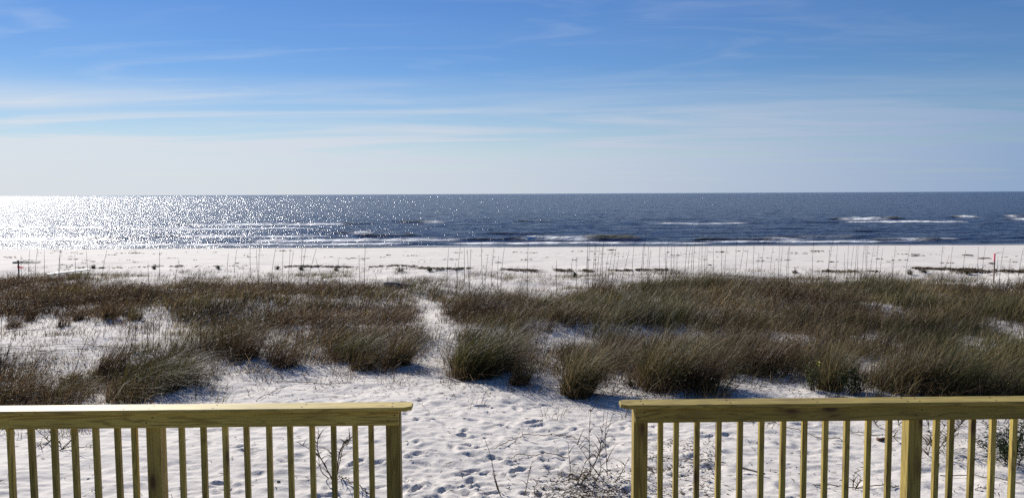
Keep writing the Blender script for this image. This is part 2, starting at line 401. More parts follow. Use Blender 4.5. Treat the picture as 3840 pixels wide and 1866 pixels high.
for D, l, r, h, fo, fl, fr_ in WAVES:
    h *= .68
    xl, xr = px2x(l, D), px2x(r, D); fd = max(2.0, .12 * (xr - xl))
    m = sstep(xl - fd, xl + fd, SX) * (1 - sstep(xr - fd, xr + fd, SX)) * (1 + .35 * fbm(SX * .3 + D, SY * 0, 3))
    yy = SY - D - wob * (1 + D % 1)
    wd = .55 + h * 1.3
    prof = np.where(yy < 0, np.exp(-(yy / (wd * .55)) ** 2), np.exp(-(yy / (wd * 2.0)) ** 2))
    ZW += h * m * prof
    if fo:
        x0, x1 = px2x(fl, D), px2x(fr_, D)
        mf = sstep(x0 - 1.5, x0 + 1.5, SX) * (1 - sstep(x1 - 1.5, x1 + 1.5, SX))
        wf = (.75 + .5 * pnoise(SX * .22 + D, SX * 0 + D)).clip(.25, 1.4) * (.8 + h * 2.0) * (D / 85)
        foam = np.maximum(foam, fo * mf * np.exp(-((yy + .3 * wf) / wf) ** 4) * (.85 + .5 * pnoise(SX * .9, SY * .5 + D)).clip(0, 1.2))
    shal = np.maximum(shal, sstep(.06, .26, h * m * prof) * .9 * (h > .11))
# the thin edge of foam where the water runs out on the sand
ed = SHORE + 1.0 * fbm(SX * .05, SX * 0 + 3, 3)
foam = np.maximum(foam, .75 * np.exp(-((SY - ed - .5) / .5) ** 2) * sstep(-.2, .5, pnoise(SX * .08, SX * 0)) )
me = np_mesh('sea', np.stack([SX, SY, ZW], -1).reshape(-1, 3), [grid_faces(*SX.shape)], M_water, smooth=True, attrs={'foam': foam.ravel().clip(0, 1), 'shallow': shal.ravel().clip(0, 1)})
tag(link('sea_water', me), 'dark blue sea with small breakers and sun glitter on the left', kind='structure')

# ------------------------------------------------------------------ boards
def box_bm(bm, x0, x1, y0, y1, z0, z1):
    r = bmesh.ops.create_cube(bm, size=1)['verts']
    for v in r: v.co = Vector((x0 if v.co.x < 0 else x1, y0 if v.co.y < 0 else y1, z0 if v.co.z < 0 else z1))
    return r
def board(name, size, m, bev=.0025, parent=None, loc=(0, 0, 0), me=None, shape=None):
    if me is None:
        bm = bmesh.new()
        sx_, sy_, sz = size
        if shape:
            vs = [bm.verts.new((x, y, 0)) for x, y in shape]
            f = bm.faces.new(vs); g = bmesh.ops.extrude_face_region(bm, geom=[f])
            for v in g['geom']:
                if isinstance(v, bmesh.types.BMVert): v.co.z = sz
            bmesh.ops.recalc_face_normals(bm, faces=bm.faces)
        else:
            box_bm(bm, 0, sx_, 0, sy_, 0, sz)
        bmesh.ops.bevel(bm, geom=list(bm.edges), offset=bev, segments=2, affect='EDGES', profile=.6)
        me = bpy.data.meshes.new(name); bm.to_mesh(me); bm.free(); me.materials.append(m)
    o = link(name, me, parent, loc)
    return o
RS = .019
def rail_y(X): return 4.86 + RS * X
def px_on_rail(px, py, off=0.):
    d = ray(px, py); # solve t*dy = 4.86+off + RS*t*dx
    t = (4.86 + off) / (d[1] - RS * d[0])
    return Vector((d[0] * t, d[1] * t, CAM_H + d[2] * t))
RAILANG = math.atan(RS)
CAPTOP = px_on_rail(1500, 1527, -.065).z
CT, RH, BW, PW = .026, .092, .032, .089
bal_mesh = None
def railing(label, cap_px, cap_py, balusters, posts, endsign, seam=None):
    """endsign +1: the open end is on the right"""
    global bal_mesh
    root = empty('deck_railing', (0, 4.86, DECK_Z), RAILANG)
    tag(root, label, 'railing')
    inv = 1 / math.cos(RAILANG)
    def lx(px, py, off=0): return px_on_rail(px, py, off).x * inv
    zc = CAPTOP - DECK_Z
    xe = lx(cap_px, cap_py, 0); xo = -7.2 * endsign
    a, b = (xo, xe) if endsign > 0 else (xe, xo)
    d = .032
    if endsign > 0: sh = [(a, -.065), (b - d * 1.35, -.065), (b, -.065 + d), (b, .075 - d * .8), (b - d, .075), (a, .075)]
    else: sh = [(a + d * 1.35, -.065), (b, -.065), (b, .075), (a + d, .075), (a, .075 - d * .8), (a, -.065 + d)]
    board('cap_board', (0, 0, CT), M_wx, .004, root, (0, 0, zc - CT), shape=sh)
    pe = posts[0]; px0 = lx(pe[0], pe[1]);
    e = px0 + PW if endsign > 0 else px0
    r0, r1 = (xo, e - .004) if endsign > 0 else (e + .002, xo)
    board('top_rail', (abs(r1 - r0), .036, RH), M_wx, .003, root, (min(r0, r1), -.038, zc - CT - RH - .0025))
    board('bottom_rail', (abs(r1 - r0), .036, RH), M_wx, .003, root, (min(r0, r1), -.038, .08))
    for p in posts:
        board('post', (PW, PW, zc - CT + .35), M_wp, .004, root, (lx(*p), .0, -.35 - .003))
    for px, py in balusters:
        x = lx(px, py)
        o = board('baluster', (BW, BW, zc - CT - .07), M_wz, .0025, root, (x, .001, .06), me=bal_mesh)
        o.rotation_euler = (0, R(random.uniform(-.25, .25)), R(random.uniform(-2, 2)))
        bal_mesh = o.data
    # nail heads on the cap board
    for p in list(posts) + [(posts[0][0] - endsign * k * 330, posts[0][1]) for k in range(1, 5)]:
        for yy in (-.035, .035):
            bm = bmesh.new(); bmesh.ops.create_cone(bm, cap_ends=True, segments=8, radius1=.0066, radius2=.006, depth=.002)
            mm = bpy.data.meshes.new('nail'); bm.to_mesh(mm); bm.free(); mm.materials.append(M_nail)
            link('nail', mm, root, (lx(*p) + .04 + random.uniform(-.01, .01), yy + random.uniform(-.006, .006), zc + .0006))
    for p in posts:
        for dx, dz in ((.022, .03), (.060, .062)):
            bm = bmesh.new(); bmesh.ops.create_cone(bm, cap_ends=True, segments=8, radius1=.005, radius2=.0045, depth=.003)
            mm = bpy.data.meshes.new('nail'); bm.to_mesh(mm); bm.free(); mm.materials.append(M_nail)
            o = link('nail', mm, root, (lx(*p) + dx, -.0385, zc - CT - RH + dz)); o.rotation_euler = (R(90), 0, 0)
    return root
DECK_Z = CAPTOP - .96
Lb = [(55, 1), (275, 1), (498, 1), (708, 1), (928, 1), (1148, 1), (1312, 1), (1788, 1), (2010, 1), (2230, 1), (2448, 1)]
L = [(x / 2.683, 1612) for x, _ in Lb] + [(960 + x / 2.683, 1604) for x in (95, 312, 532, 750, 970, 1130)]
L = [(L[0][0] - 82 * k, 1613) for k in range(12, 0, -1)] + L
railing('pale yellow pine deck railing on the left side of the stair gap', 1546, 1518, L, [(960 + 1305 / 2.683, 1604), (1467 / 2.683, 1611), (-890, 1612)], 1)
Rr = [1920 + (x + 5) / 2.683 + w for x, w in ((1470, 0), (1622, 1), (1832, 2), (2047, 3), (2264, 4), (2480, 4))]
Rr = Rr + [2880 + x / 2.683 for x in (138, 352, 567, 781, 997, 1208, 1688, 1830, 2046, 2258, 2470)]
Rr = [(x, 1582) for x in Rr] + [(2880 + (2470 + 213 * k) / 2.683, 1573) for k in range(1, 13)]
railing('pale yellow pine deck railing on the right side of the stair gap', 2325, 1507, Rr, [(1920 + 1226 / 2.683, 1588), (2880 + 1420 / 2.683, 1578), (4640, 1570)], -1)
# the deck under the railings and the viewer
dk = empty('deck', (0, 0, 0), 0); tag(dk, 'pine boardwalk deck below the viewer that carries both railings', kind='structure')
me_b = None
for k in range(34):
    o = board('deck_board', (14.4, .137, .026), M_wx, .004, dk, (-7.2, 4.78 - .143 * k, DECK_Z - .029), me=me_b); me_b = o.data
rj = board('rim_joist', (14.4, .038, .235), M_wx, .003, dk, (-7.2, 4.90 - .04, DECK_Z - .27)); dk.rotation_euler.z = RAILANG

# ------------------------------------------------------------------ grass
BROWN = np.array([[.105, .062, .038], [.070, .043, .030], [.150, .095, .058], [.055, .036, .028], [.24, .17, .11]])
GREEN = np.array([[.125, .112, .038], [.092, .092, .036], [.175, .150, .055], [.060, .070, .030], [.26, .21, .11]])
DEEP = np.array([[.050, .066, .024], [.068, .080, .030], [.090, .092, .038], [.14, .12, .055], [.040, .048, .022]])
STRAW = np.array([[.27, .21, .13], [.22, .17, .11], [.33, .27, .18], [.16, .12, .08], [.24, .19, .12]])
PLANT_TONE = np.array([.72, .675, .53])
def pick(pal, n): return pal[rng.integers(0, len(pal), n)] * rng.uniform(.45, 1.5, (n, 1)) * PLANT_TONE
def blades(base, hgt, lean, az, bend, wid, col, segs=3):
    """arrays of n blades -> verts, quads, tris, colours"""
    n = len(hgt); t = np.linspace(0, 1, segs + 1)[None, :]
    dx, dy = np.cos(az)[:, None], np.sin(az)[:, None]
    hz = hgt[:, None] * (lean[:, None] * t + bend[:, None] * t ** 2.2)
    up = hgt[:, None] * t * (1 - .42 * np.clip(bend, 0, 1.6)[:, None] * t ** 2)
    cx, cy, cz = base[:, 0:1] + dx * hz, base[:, 1:2] + dy * hz, base[:, 2:3] + up
    wa = rng.uniform(0, math.pi, n)[:, None]
    w = wid[:, None] * (1 - .82 * t ** 1.5) * .5
    ox, oy = np.cos(wa) * w, np.sin(wa) * w
    v = np.empty((n, segs * 2 + 1, 3))
    v[:, 0:2 * segs:2, 0] = (cx - ox)[:, :segs]; v[:, 1:2 * segs:2, 0] = (cx + ox)[:, :segs]
    v[:, 0:2 * segs:2, 1] = (cy - oy)[:, :segs]; v[:, 1:2 * segs:2, 1] = (cy + oy)[:, :segs]
    v[:, 0:2 * segs:2, 2] = cz[:, :segs]; v[:, 1:2 * segs:2, 2] = cz[:, :segs]
    v[:, -1] = np.stack([cx[:, -1], cy[:, -1], cz[:, -1]], -1)
    k = 2 * segs + 1; b = (np.arange(n) * k)[:, None]
    q = np.concatenate([b + np.array([[2 * i, 2 * i + 1, 2 * i + 3, 2 * i + 2]]) for i in range(segs - 1)]) if segs > 1 else np.zeros((0, 4), int)
    tr_ = b + np.array([[2 * segs - 2, 2 * segs - 1, 2 * segs]])
    return v.reshape(-1, 3), q, tr_, np.repeat(col, k, 0)
def merge(parts):
    V, Q, T, C, o = [], [], [], [], 0
    for v, q, t, c in parts:
        V.append(v); C.append(c)
        if len(q): Q.append(q + o)
        if len(t): T.append(t + o)
        o += len(v)
    return np.concatenate(V), np.concatenate(Q) if Q else np.zeros((0, 4), int), np.concatenate(T) if T else np.zeros((0, 3), int), np.concatenate(C)
WIND = 0.12           # the wind leans everything to the right
def tuft_blades(cx, cy, n, rad, h, pal, wid, spread=.35, bendm=.35, segs=3, wind=.28, z=None):
    """cx.. arrays (m,), n blades each"""
    m = len(cx); N_ = m * n
    X = np.repeat(cx, n); Y = np.repeat(cy, n); H = np.repeat(h, n); Rd = np.repeat(rad, n)
    a = rng.uniform(0, 2 * math.pi, N_); rr = Rd * np.sqrt(rng.random(N_))
    bx, by = X + np.cos(a) * rr, Y + np.sin(a) * rr
    bz = (zfine_v(bx, by) if z is None else np.full(N_, z)) - .015
    hh = H * rng.uniform(.28, 1.12, N_)
    a2 = a + rng.normal(0, .7, N_)
    lx = np.cos(a2) * spread * rng.uniform(.2, 1, N_) + wind * rng.uniform(.5, 1.4, N_)
    ly = np.sin(a2) * spread * rng.uniform(.2, 1, N_) + .05
    az = np.arctan2(ly, lx); ln = np.hypot(lx, ly)
    return blades(np.stack([bx, by, bz], -1), hh, ln * .7, az, rng.gamma(2, bendm / 2, N_), rng.uniform(.7, 1.3, N_) * wid, pick(pal, N_), segs)

# where the plants stand, outlined on the ground as the photograph shows it
LAND = [
 # (polygon, density, height, palette mix 0 brown .. 1 green)
 ([(-900, 1050), (0, 1048), (260, 1045), (420, 1078), (560, 1085), (700, 1075), (960, 1062), (1200, 1075), (1400, 1085), (1510, 1105), (1545, 1150), (1560, 1230), (1590, 1290), (1600, 1345), (1520, 1378), (1400, 1385), (1200, 1378), (1050, 1362), (940, 1345), (800, 1345), (720, 1300), (700, 1225), (620, 1180), (420, 1195), (200, 1205), (-900, 1205)], 1.0, .50, .12),
 ([(-900, 1410), (0, 1400), (160, 1405), (320, 1395), (420, 1330), (480, 1290), (640, 1270), (720, 1300), (745, 1400), (735, 1470), (600, 1520), (-900, 1530)], .95, .42, .25),
 ([(1600, 1100), (1720, 1098), (1900, 1118), (2050, 1112), (2300, 1098), (2420, 1065), (2600, 1058), (2800, 1062), (2960, 1072), (3100, 1062), (3300, 1062), (3500, 1075), (3840, 1078), (4700, 1080), (4700, 1500), (3840, 1490), (3300, 1480), (3080, 1468), (3020, 1430), (2960, 1400), (2840, 1405), (2780, 1440), (2700, 1470), (2450, 1478), (2380, 1440), (2290, 1400), (2200, 1420), (2120, 1440), (2090, 1400), (1990, 1390), (1900, 1400), (1760, 1405), (1690, 1390), (1690, 1330), (1700, 1260), (1680, 1200), (1640, 1150)], 1.0, .52, .30),

 ([(1545, 1090), (1600, 1095), (1650, 1150), (1690, 1200), (1710, 1270), (1680, 1320), (1610, 1320), (1590, 1280), (1560, 1220), (1540, 1140)], .16, .30, .1),
 ([(-900, 1190), (420, 1190), (700, 1220), (740, 1300), (640, 1300), (480, 1310), (420, 1360), (300, 1400), (-900, 1410)], .13, .28, .1),
]
HOLES = [  # (polygon, what is left of the density)
 ([(1930, 1225), (2010, 1200), (2200, 1225), (2380, 1215), (2500, 1235), (2420, 1262), (2260, 1275), (2210, 1310), (2100, 1325), (1960, 1330)], .22),
 ([(3100, 1180), (3300, 1175), (3420, 1180), (3400, 1200), (3200, 1205), (3110, 1200)], .45),
 ([(3600, 1185), (3720, 1190), (3740, 1215), (3640, 1215)], .45),
 ([(1380, 1105), (1480, 1160), (1450, 1190), (1395, 1180), (1350, 1140)], .5),
 ([(1140, 1200), (1210, 1240), (1190, 1310), (1120, 1330), (1150, 1260)], .35),
 ([(700, 1225), (960, 1200), (960, 1230), (820, 1250), (700, 1275)], .5),
 ([(2540, 1215), (2660, 1210), (2640, 1230), (2560, 1232)], .5),
 ([(2985, 1438), (3060, 1415), (3160, 1425), (3265, 1440), (3280, 1500), (2985, 1500)], .0),
]
def density(px, py):
    d = np.zeros(px.shape); h = np.zeros(px.shape); g = np.zeros(px.shape)
    for poly, de, hh, gg in LAND:
        m = inpoly(px, py, poly); d[m] = de; h[m] = hh; g[m] = gg
    for poly, k in HOLES:
        m = inpoly(px, py, poly); d[m] *= k
    return d, h, g
NC = 66000
cy_ = rng.uniform(13.2, 50, NC); cx_ = rng.uniform(-1, 1, NC) * (cy_ * .70 + 2)
cz_ = ground(cx_, cy_)
far_ = np.where(rng.random(NC) < .36, 4.5, 1.); jx = rng.normal(0, .18, NC) * far_; jy = rng.normal(0, .35, NC) * far_
px_, py_ = project(cx_ + jx, cy_ + jy, cz_)
de, he, gr = density(px_, py_)
cl_ = .80 + 1.25 * fbm(cx_ * .55, cy_ * .55, 3)            # clumpiness
acc = rng.random(NC) < de * cl_.clip(.22, 1) * np.where(cy_ < 22, .8, 1.)
# a thin scatter of low tufts between the dense grass and the beach
sp = (py_ > 1003) & (py_ < 1100) & (rng.random(NC) < .30 * sstep(1000, 1060, py_) * (1 + 2 * pnoise(cx_ * .35, cy_ * .35))) & ~acc
gm = gr + .55 * fbm(cx_ * .16 + 8, cy_ * .16, 3)
gm = np.where((px_ > 2350) & (py_ < 1180), gm + .25, gm); gm = np.where((px_ > 3000) & (py_ > 1240), gm + .25, gm)
hf = he * (1 + .55 * fbm(cx_ * .45 + 50, cy_ * .45, 3)).clip(.45, 1.75)
tone = (1 + .75 * fbm(cx_ * .35 + 90, cy_ * .35, 3)).clip(.5, 1.8) * rng.uniform(.7, 1.35, NC)
hf = hf * (1 - .35 * sstep(1110, 1060, py_)) * np.where(far_ > 1, rng.uniform(.45, 1, NC), 1)
parts = []
def take(mask, n, rad, pal, wid, sp_, bd, segs, hs=1., wind=.28):
    if mask.any():
        k = int(mask.sum())
        b_ = tuft_blades(cx_[mask], cy_[mask], n, np.full(k, rad), hf[mask] * hs, pal, wid, sp_, bd, segs, wind)
        parts.append((b_[0], b_[1], b_[2], b_[3] * np.repeat(tone[mask], n * (2 * segs + 1))[:, None]))
ux_, uy_ = project(cx_, cy_, cz_)
core = inpoly(ux_, uy_, [(1560, 1130), (1640, 1130), (1672, 1230), (1700, 1270), (1665, 1330), (1690, 1400), (1560, 1400), (1600, 1330), (1590, 1250)]) & (rng.random(NC) < .85)
acc &= ~core
near = cy_ < 24
for nm, cnt, segs in ((near, 17, 3), (~near, 11, 2)):
    wdt = .0095 if segs == 3 else .014
    take(acc & nm & (gm < .22), cnt, .26, BROWN, wdt, .75, .35, segs, .95)
    take(acc & nm & (gm >= .22) & (gm < .6), cnt, .24, np.concatenate([GREEN, BROWN]), wdt, .45, .40, segs, 1.1)
    take(acc & nm & (gm >= .6), cnt, .20, np.concatenate([GREEN, GREEN, DEEP]), wdt, .35, .45, segs, 1.25)
    take(acc & nm & (rng.random(NC) < .6), 2, .18, STRAW * 1.7, wdt * .9, .6, .7, segs, 1.35, .45)
hf = np.where(sp, rng.uniform(.16, .38, NC), hf)
take(sp, 10, .22, np.concatenate([GREEN, BROWN]), .011, .5, .5, 2)
v, q, t_, c = merge(parts)
n_bl = len(t_)
tag(link('dune_grass', np_mesh('dune_grass', v, [q, t_], M_grass, c)), 'dense brown and green dune grass and dry stems covering the low dune', kind='stuff')
# the fine brown twiggy leaves inside the dense brown cover
mb = acc & (gm < .5); idx = np.flatnonzero(mb); k = 8
ii = np.repeat(idx, k); n = len(ii)
fx, fy = cx_[ii] + rng.normal(0, .2, n), cy_[ii] + rng.normal(0, .2, n)
fz = zfine_v(fx, fy) + hf[ii] * rng.beta(2.2, 1.6, n) * .95
d1 = rng.normal(0, 1, (n, 3)); d1[:, 0] += .5; d1[:, 2] += .5; d1 /= np.linalg.norm(d1, axis=1)[:, None]
d2 = np.cross(d1, rng.normal(0, 1, (n, 3))); d2 /= np.linalg.norm(d2, axis=1)[:, None]
ln = rng.uniform(.02, .06, n)[:, None]; wd = rng.uniform(.004, .010, n)[:, None]
P = np.stack([fx, fy, fz], -1)
v = np.stack([P - d1 * ln, P + d2 * wd, P + d1 * ln, P - d2 * wd], 1).reshape(-1, 3)
q = np.arange(4 * n).reshape(-1, 4)
tag(link('dune_undergrowth', np_mesh('dune_undergrowth', v, [q], M_grass, np.repeat(pick(np.concatenate([BROWN, BROWN, STRAW[3:4]]), n), 4, 0))), 'fine dry brown leaves and twigs filling the dune grass', kind='stuff')
print('TRIS grass', n_bl, len(idx) * k)

# tussocks that stand out one by one
def tussock(px, py, hpx, wpx, pal, label, n=420, bend=.5, wind=.35, group=None, name='grass_tussock', spread=.34, dead=.24):
    p = at(px, py); s = F_PX / p.y
    h, w = hpx / s, wpx / s
    z = zfine(p.x, p.y)
    n = int(n)
    pt = [tuft_blades(np.zeros(1), np.zeros(1), n, np.array([w * .40]), np.array([h * 1.15]), pal, .010 if p.y < 24 else .013, spread, bend, 4 if p.y < 24 else 3, wind, z=-.03)]
    if dead: pt.append(tuft_blades(np.zeros(1), np.zeros(1), int(n * dead), np.array([w * .45]), np.array([h * .62]), np.concatenate([STRAW, BROWN * 1.5]), .008, 1.5, .9, 3, .3, z=-.02))
    v, q, t_, c = merge(pt)
    o = link(name, np_mesh('tussock', v, [q, t_], M_grass, c), None, (p.x, p.y, z))
    tag(o, label, 'grass tussock', group)
    return o
GB = np.concatenate([GREEN, BROWN]); GD = np.concatenate([DEEP, GREEN]); GY_ = np.concatenate([GREEN, GREEN, STRAW])
T = [
 (585, 1450, 150, 300, GD, 'large dark green wind swept tussock just above the left railing', 1100, .7),
 (480, 1500, 130, 200, GB, 'olive tussock touching the left railing at the foot of the large dark green one', 500, .6),
 (395, 1415, 150, 110, BROWN, 'brown tussock of stiff leaning stems left of the large dark green tussock', 300, .2),
 (60, 1490, 110, 260, BROWN, 'low dark brown tussock in the lower left corner above the railing', 500, .4),
 (230, 1500, 100, 240, GB, 'low mixed brown tussock above the railing between the left corner and the green mound', 500, .4),
 (45, 1228, 60, 60, BROWN, 'small brown tussock at the left picture edge, on the near rim of the brown cover', 160, .3),
 (109, 1204, 75, 40, BROWN, 'narrow upright brown tussock, second from the left on the rim above the left sand patch', 120, .3),
 (233, 1226, 62, 60, BROWN, 'small brown tussock standing out furthest onto the left sand patch', 160, .3),
 (292, 1200, 50, 50, BROWN, 'dark reddish tussock on the rim of the left sand patch', 150, .3),
 (408, 1196, 72, 60, BROWN, 'dark brown rounded tussock at the right end of the rim above the left sand patch', 200, .3),
 (500, 1200, 60, 60, GB, 'thin olive tussock behind the bare stems of the left sand patch', 140, .4),
 (297, 1045, 42, 120, GREEN, 'green tussock beside the bleached plank near the beach', 320, .5),
 (1316, 1345, 130, 210, GD, 'green rounded tussock in the brown cover left of the sand path', 800, .6),
 (1485, 1372, 160, 120, GB, 'tall olive tussock at the left mouth of the sand path', 480, .5),
 (1356, 1385, 100, 110, GB, 'small olive tussock on the sand edge left of the path mouth', 320, .5),
 (1060, 1370, 100, 130, BROWN, 'brown tussock on the sand edge midway along the left cover', 320, .4),
 (910, 1345, 130, 120, BROWN, 'brown tussock on the sand edge right of the large dark green one', 320, .4),
 (1780, 1408, 225, 230, GD, 'tallest dark green tussock standing right of the sand path', 1500, .55),
 (1712, 1380, 110, 70, GY_, 'pale green thin tussock hugging the left foot of the tallest dark green one', 200, .5),
 (1940, 1440, 130, 90, GB, 'small olive tussock on the sand right of the tallest dark green one', 300, .5),
 (1880, 1380, 150, 150, BROWN, 'dark brown tussock behind the small olive one right of the tallest tussock', 420, .4),
 (2158, 1478, 235, 150, GY_, 'bright yellow green tussock standing alone on the sand left of the right railing', 850, .55),
 (2286, 1390, 170, 130, BROWN, 'dark brown tussock directly behind the bright yellow green one', 380, .4),
 (2480, 1445, 250, 230, GY_, 'broad yellow green tussock above the left end of the right railing', 1100, .55),
 (2620, 1450, 160, 160, BROWN, 'dark brown tussock right of the broad yellow green one', 420, .4),
 (2840, 1400, 170, 160, BROWN, 'dark brown tussock above the bare sand notch by the right railing', 420, .4),
 (2700, 1400, 190, 160, GB, 'olive tussock between two dark brown ones above the right railing', 420, .5),
 (3108, 1462, 200, 110, GY_, 'yellow green tussock left of the dark leafy bush behind the right railing', 620, .5),
 (3350, 1465, 160, 130, GB, 'olive tussock just right of the dark leafy bush', 380, .5),
 (3400, 1460, 220, 140, GB, 'tall olive tussock midway between the leafy bush and the large blue green tussock', 480, .5),
 (3545, 1482, 235, 170, np.concatenate([DEEP, DEEP, GREEN]), 'large blue green tussock above the right railing near its second post', 850, .6),
 (3740, 1485, 160, 240, GD, 'low dark green tussock in the right corner above the railing', 700, .6),
 (2242, 1100, 65, 100, BROWN, 'dark brown far tussock with a fan of tall stems in front of the beach', 320, .15),
 (2440, 1085, 72, 130, GREEN, 'far green tussock at the left end of the green rise by the beach', 260, .5),
 (2560, 1080, 92, 200, GREEN, 'far green tussock in the middle of the green rise by the beach', 380, .5),
 (2690, 1082, 88, 200, GREEN, 'far green tussock at the right end of the green rise by the beach', 380, .5),
 (2830, 1085, 72, 180, GB, 'far olive tussock right of the green rise by the beach', 280, .5),
 (3270, 1078, 84, 180, GREEN, 'far green rounded tussock on the skyline of the right cover below a row of stems', 380, .5),
 (1580, 1095, 58, 190, GREEN, 'far green tussock at the beach end of the sand path', 320, .5),
 (1500, 1072, 30, 90, GREEN, 'low green tussock behind the driftwood log', 160, .5),
 (1230, 1042, 34, 80, GREEN, 'pale green tuft alone on the sand beyond the left cover', 130, .5),
 (1295, 1035, 28, 70, GREEN, 'pale green tuft just right of the lone one beyond the left cover', 110, .5),
 (2080, 1068, 30, 60, GREEN, 'small curved pale tuft alone on bare sand left of the fan of tall stems', 60, .9),
 (2050, 1240, 60, 60, BROWN, 'thin brown tuft in the sand hollow behind the dune grass', 90, .4),
 (3020, 1050, 34, 110, GB, 'pale leaning far tuft on the beach edge right of the green rise', 120, .9),
]
for i, a in enumerate(T):
    tussock(*a[:6], n=a[6], bend=a[7], wind=.55 if 'leaning' in a[5] else .35)

# ------------------------------------------------------------------ tall bare sea oat stems
def tube(pts, rads, sides=4):
    pts = np.asarray(pts, float); n = len(pts)
    d = np.gradient(pts, axis=0); d /= np.linalg.norm(d, axis=1)[:, None] + 1e-9
    ref = np.array([.13, .31, .94]) if abs(d[0, 2]) < .8 else np.array([.9, .3, .1])
    u = np.cross(d, ref); u /= np.linalg.norm(u, axis=1)[:, None]; w = np.cross(d, u)
    a = np.arange(sides) * 2 * math.pi / sides
    v = pts[:, None] + (u[:, None] * np.cos(a)[None, :, None] + w[:, None] * np.sin(a)[None, :, None]) * np.asarray(rads)[:, None, None]
    v = v.reshape(-1, 3); i = np.arange(n - 1)[:, None] * sides; j = np.arange(sides)[None, :]; k = (j + 1) % sides
    q = np.stack([i + j, i + k, i + sides + k, i + sides + j], -1).reshape(-1, 4)
    return v, q
def tube_part(pts, rads, col, sides=4):
    v, q = tube(pts, rads, sides)
    return v, q, np.zeros((0, 3), int), np.repeat(np.asarray(col)[None], len(v), 0)
S = [
 (0, [(300,690,290,960),(378,680,352,930),(445,690,447,890),(610,680,590,950),(604,690,600,940),(752,720,765,900),(870,700,898,960),(1075,690,1008,1040),(1605,700,1605,930),(1490,820,1497,1020),(1800,790,1760,960),(2300,720,2285,880),(2390,640,2355,860),(2520,620,2525,900),(210,740,215,880)]),
 (960, [(5,680,25,980),(40,600,30,980),(205,640,150,980),(272,700,285,1080),(345,690,325,1010),(475,480,435,1060),(515,590,445,1050),(610,670,505,1040),(375,690,350,850),(600,770,650,870),(825,770,850,1060),(885,820,875,1080),(1098,650,1088,1060),(1035,740,1045,960),(1940,660,1922,1000),(2060,620,2015,1070),(2095,660,2098,980),(2125,680,2145,1080),(2160,680,2150,1060),(2268,610,2290,1080),(2335,730,2300,1060),(2390,670,2362,1110),(2440,750,2437,1110),(2500,660,2465,1120),(2005,820,2030,1000),(1200,920,1245,1040)]),
 (1920, [(163,620,155,1120),(120,900,65,1120),(447,790,445,1080),(648,760,658,1060),(610,770,595,930),(770,520,770,1080),(785,640,775,1050),(762,700,750,1100),(838,640,810,1000),(853,540,835,1000),(880,660,850,950),(915,650,880,980),(925,560,915,980),(970,730,940,950),(1025,660,965,940),(1050,650,1000,1000),(1075,760,1035,930),(1180,690,1065,1110),(1230,610,1205,990),(1330,570,1300,1050),(1350,510,1320,1100),(1375,650,1370,1060),(1395,690,1380,1000),(1488,640,1490,890),(1580,570,1550,1010),(1540,650,1545,880),(1605,660,1605,880),(1635,650,1630,900),(1665,700,1655,900),(1760,600,1735,940),(1798,640,1765,950),(1848,570,1828,1000),(1820,650,1800,900),(1895,630,1880,880),(1925,480,1920,1000),(1950,640,1935,930),(1965,650,1958,950),(2030,660,2035,900),(2110,640,2110,980),(2165,650,2140,900),(2258,600,2250,890),(2338,640,2285,900),(2375,680,2345,930),(2433,640,2433,960),(2480,720,2478,900),(2535,640,2500,920)]),
 (2880, [(50,660,15,920),(120,640,105,970),(150,650,118,980),(208,660,190,1010),(220,640,205,1030),(468,510,455,1000),(655,580,595,1010),(630,640,605,960),(700,640,680,990),(770,710,768,910),(810,640,792,940),(865,640,830,900),(895,640,870,940),(910,640,905,960),(968,640,942,950),(990,500,990,930),(1003,640,1000,950),(1070,640,1025,910),(1110,590,1080,930),(1155,670,1115,960),(1285,650,1248,1030),(1250,750,1250,950),(1430,640,1362,1020),(1760,640,1748,1030),(1860,650,1820,1010),(1825,740,1720,1010),(1990,690,1940,990),(2120,660,2110,980),(2190,650,2150,930),(2375,660,2325,980),(2440,770,2420,1000),(2315,750,2300,900),(2570,670,2510,950),(270,850,262,1060),(65,820,70,960)]),
]
ZONES = [(180, 'between the left edge and the bleached plank'), (420, 'around the plank and the green tussock beside it'), (760, 'on thin sand left of the pale tufts'), (1130, 'over the left brown cover'), (1450, 'left of the sand path'), (1640, 'beside the beach end of the sand path'),
         (1925, 'right of the sand path, against the open beach'), (2180, 'on bare sand left of the fan of stems'), (2330, 'in the tight fan above a dark far tussock'), (2450, 'between the fan and the green rise'), (2700, 'on the green rise by the beach'),
         (2890, 'right of the green rise'), (3090, 'left of the longest row of stems'), (3330, 'in the longest row of stems on the right'), (3560, 'left of the pink topped stake'), (9999, 'around the pink topped stake')]
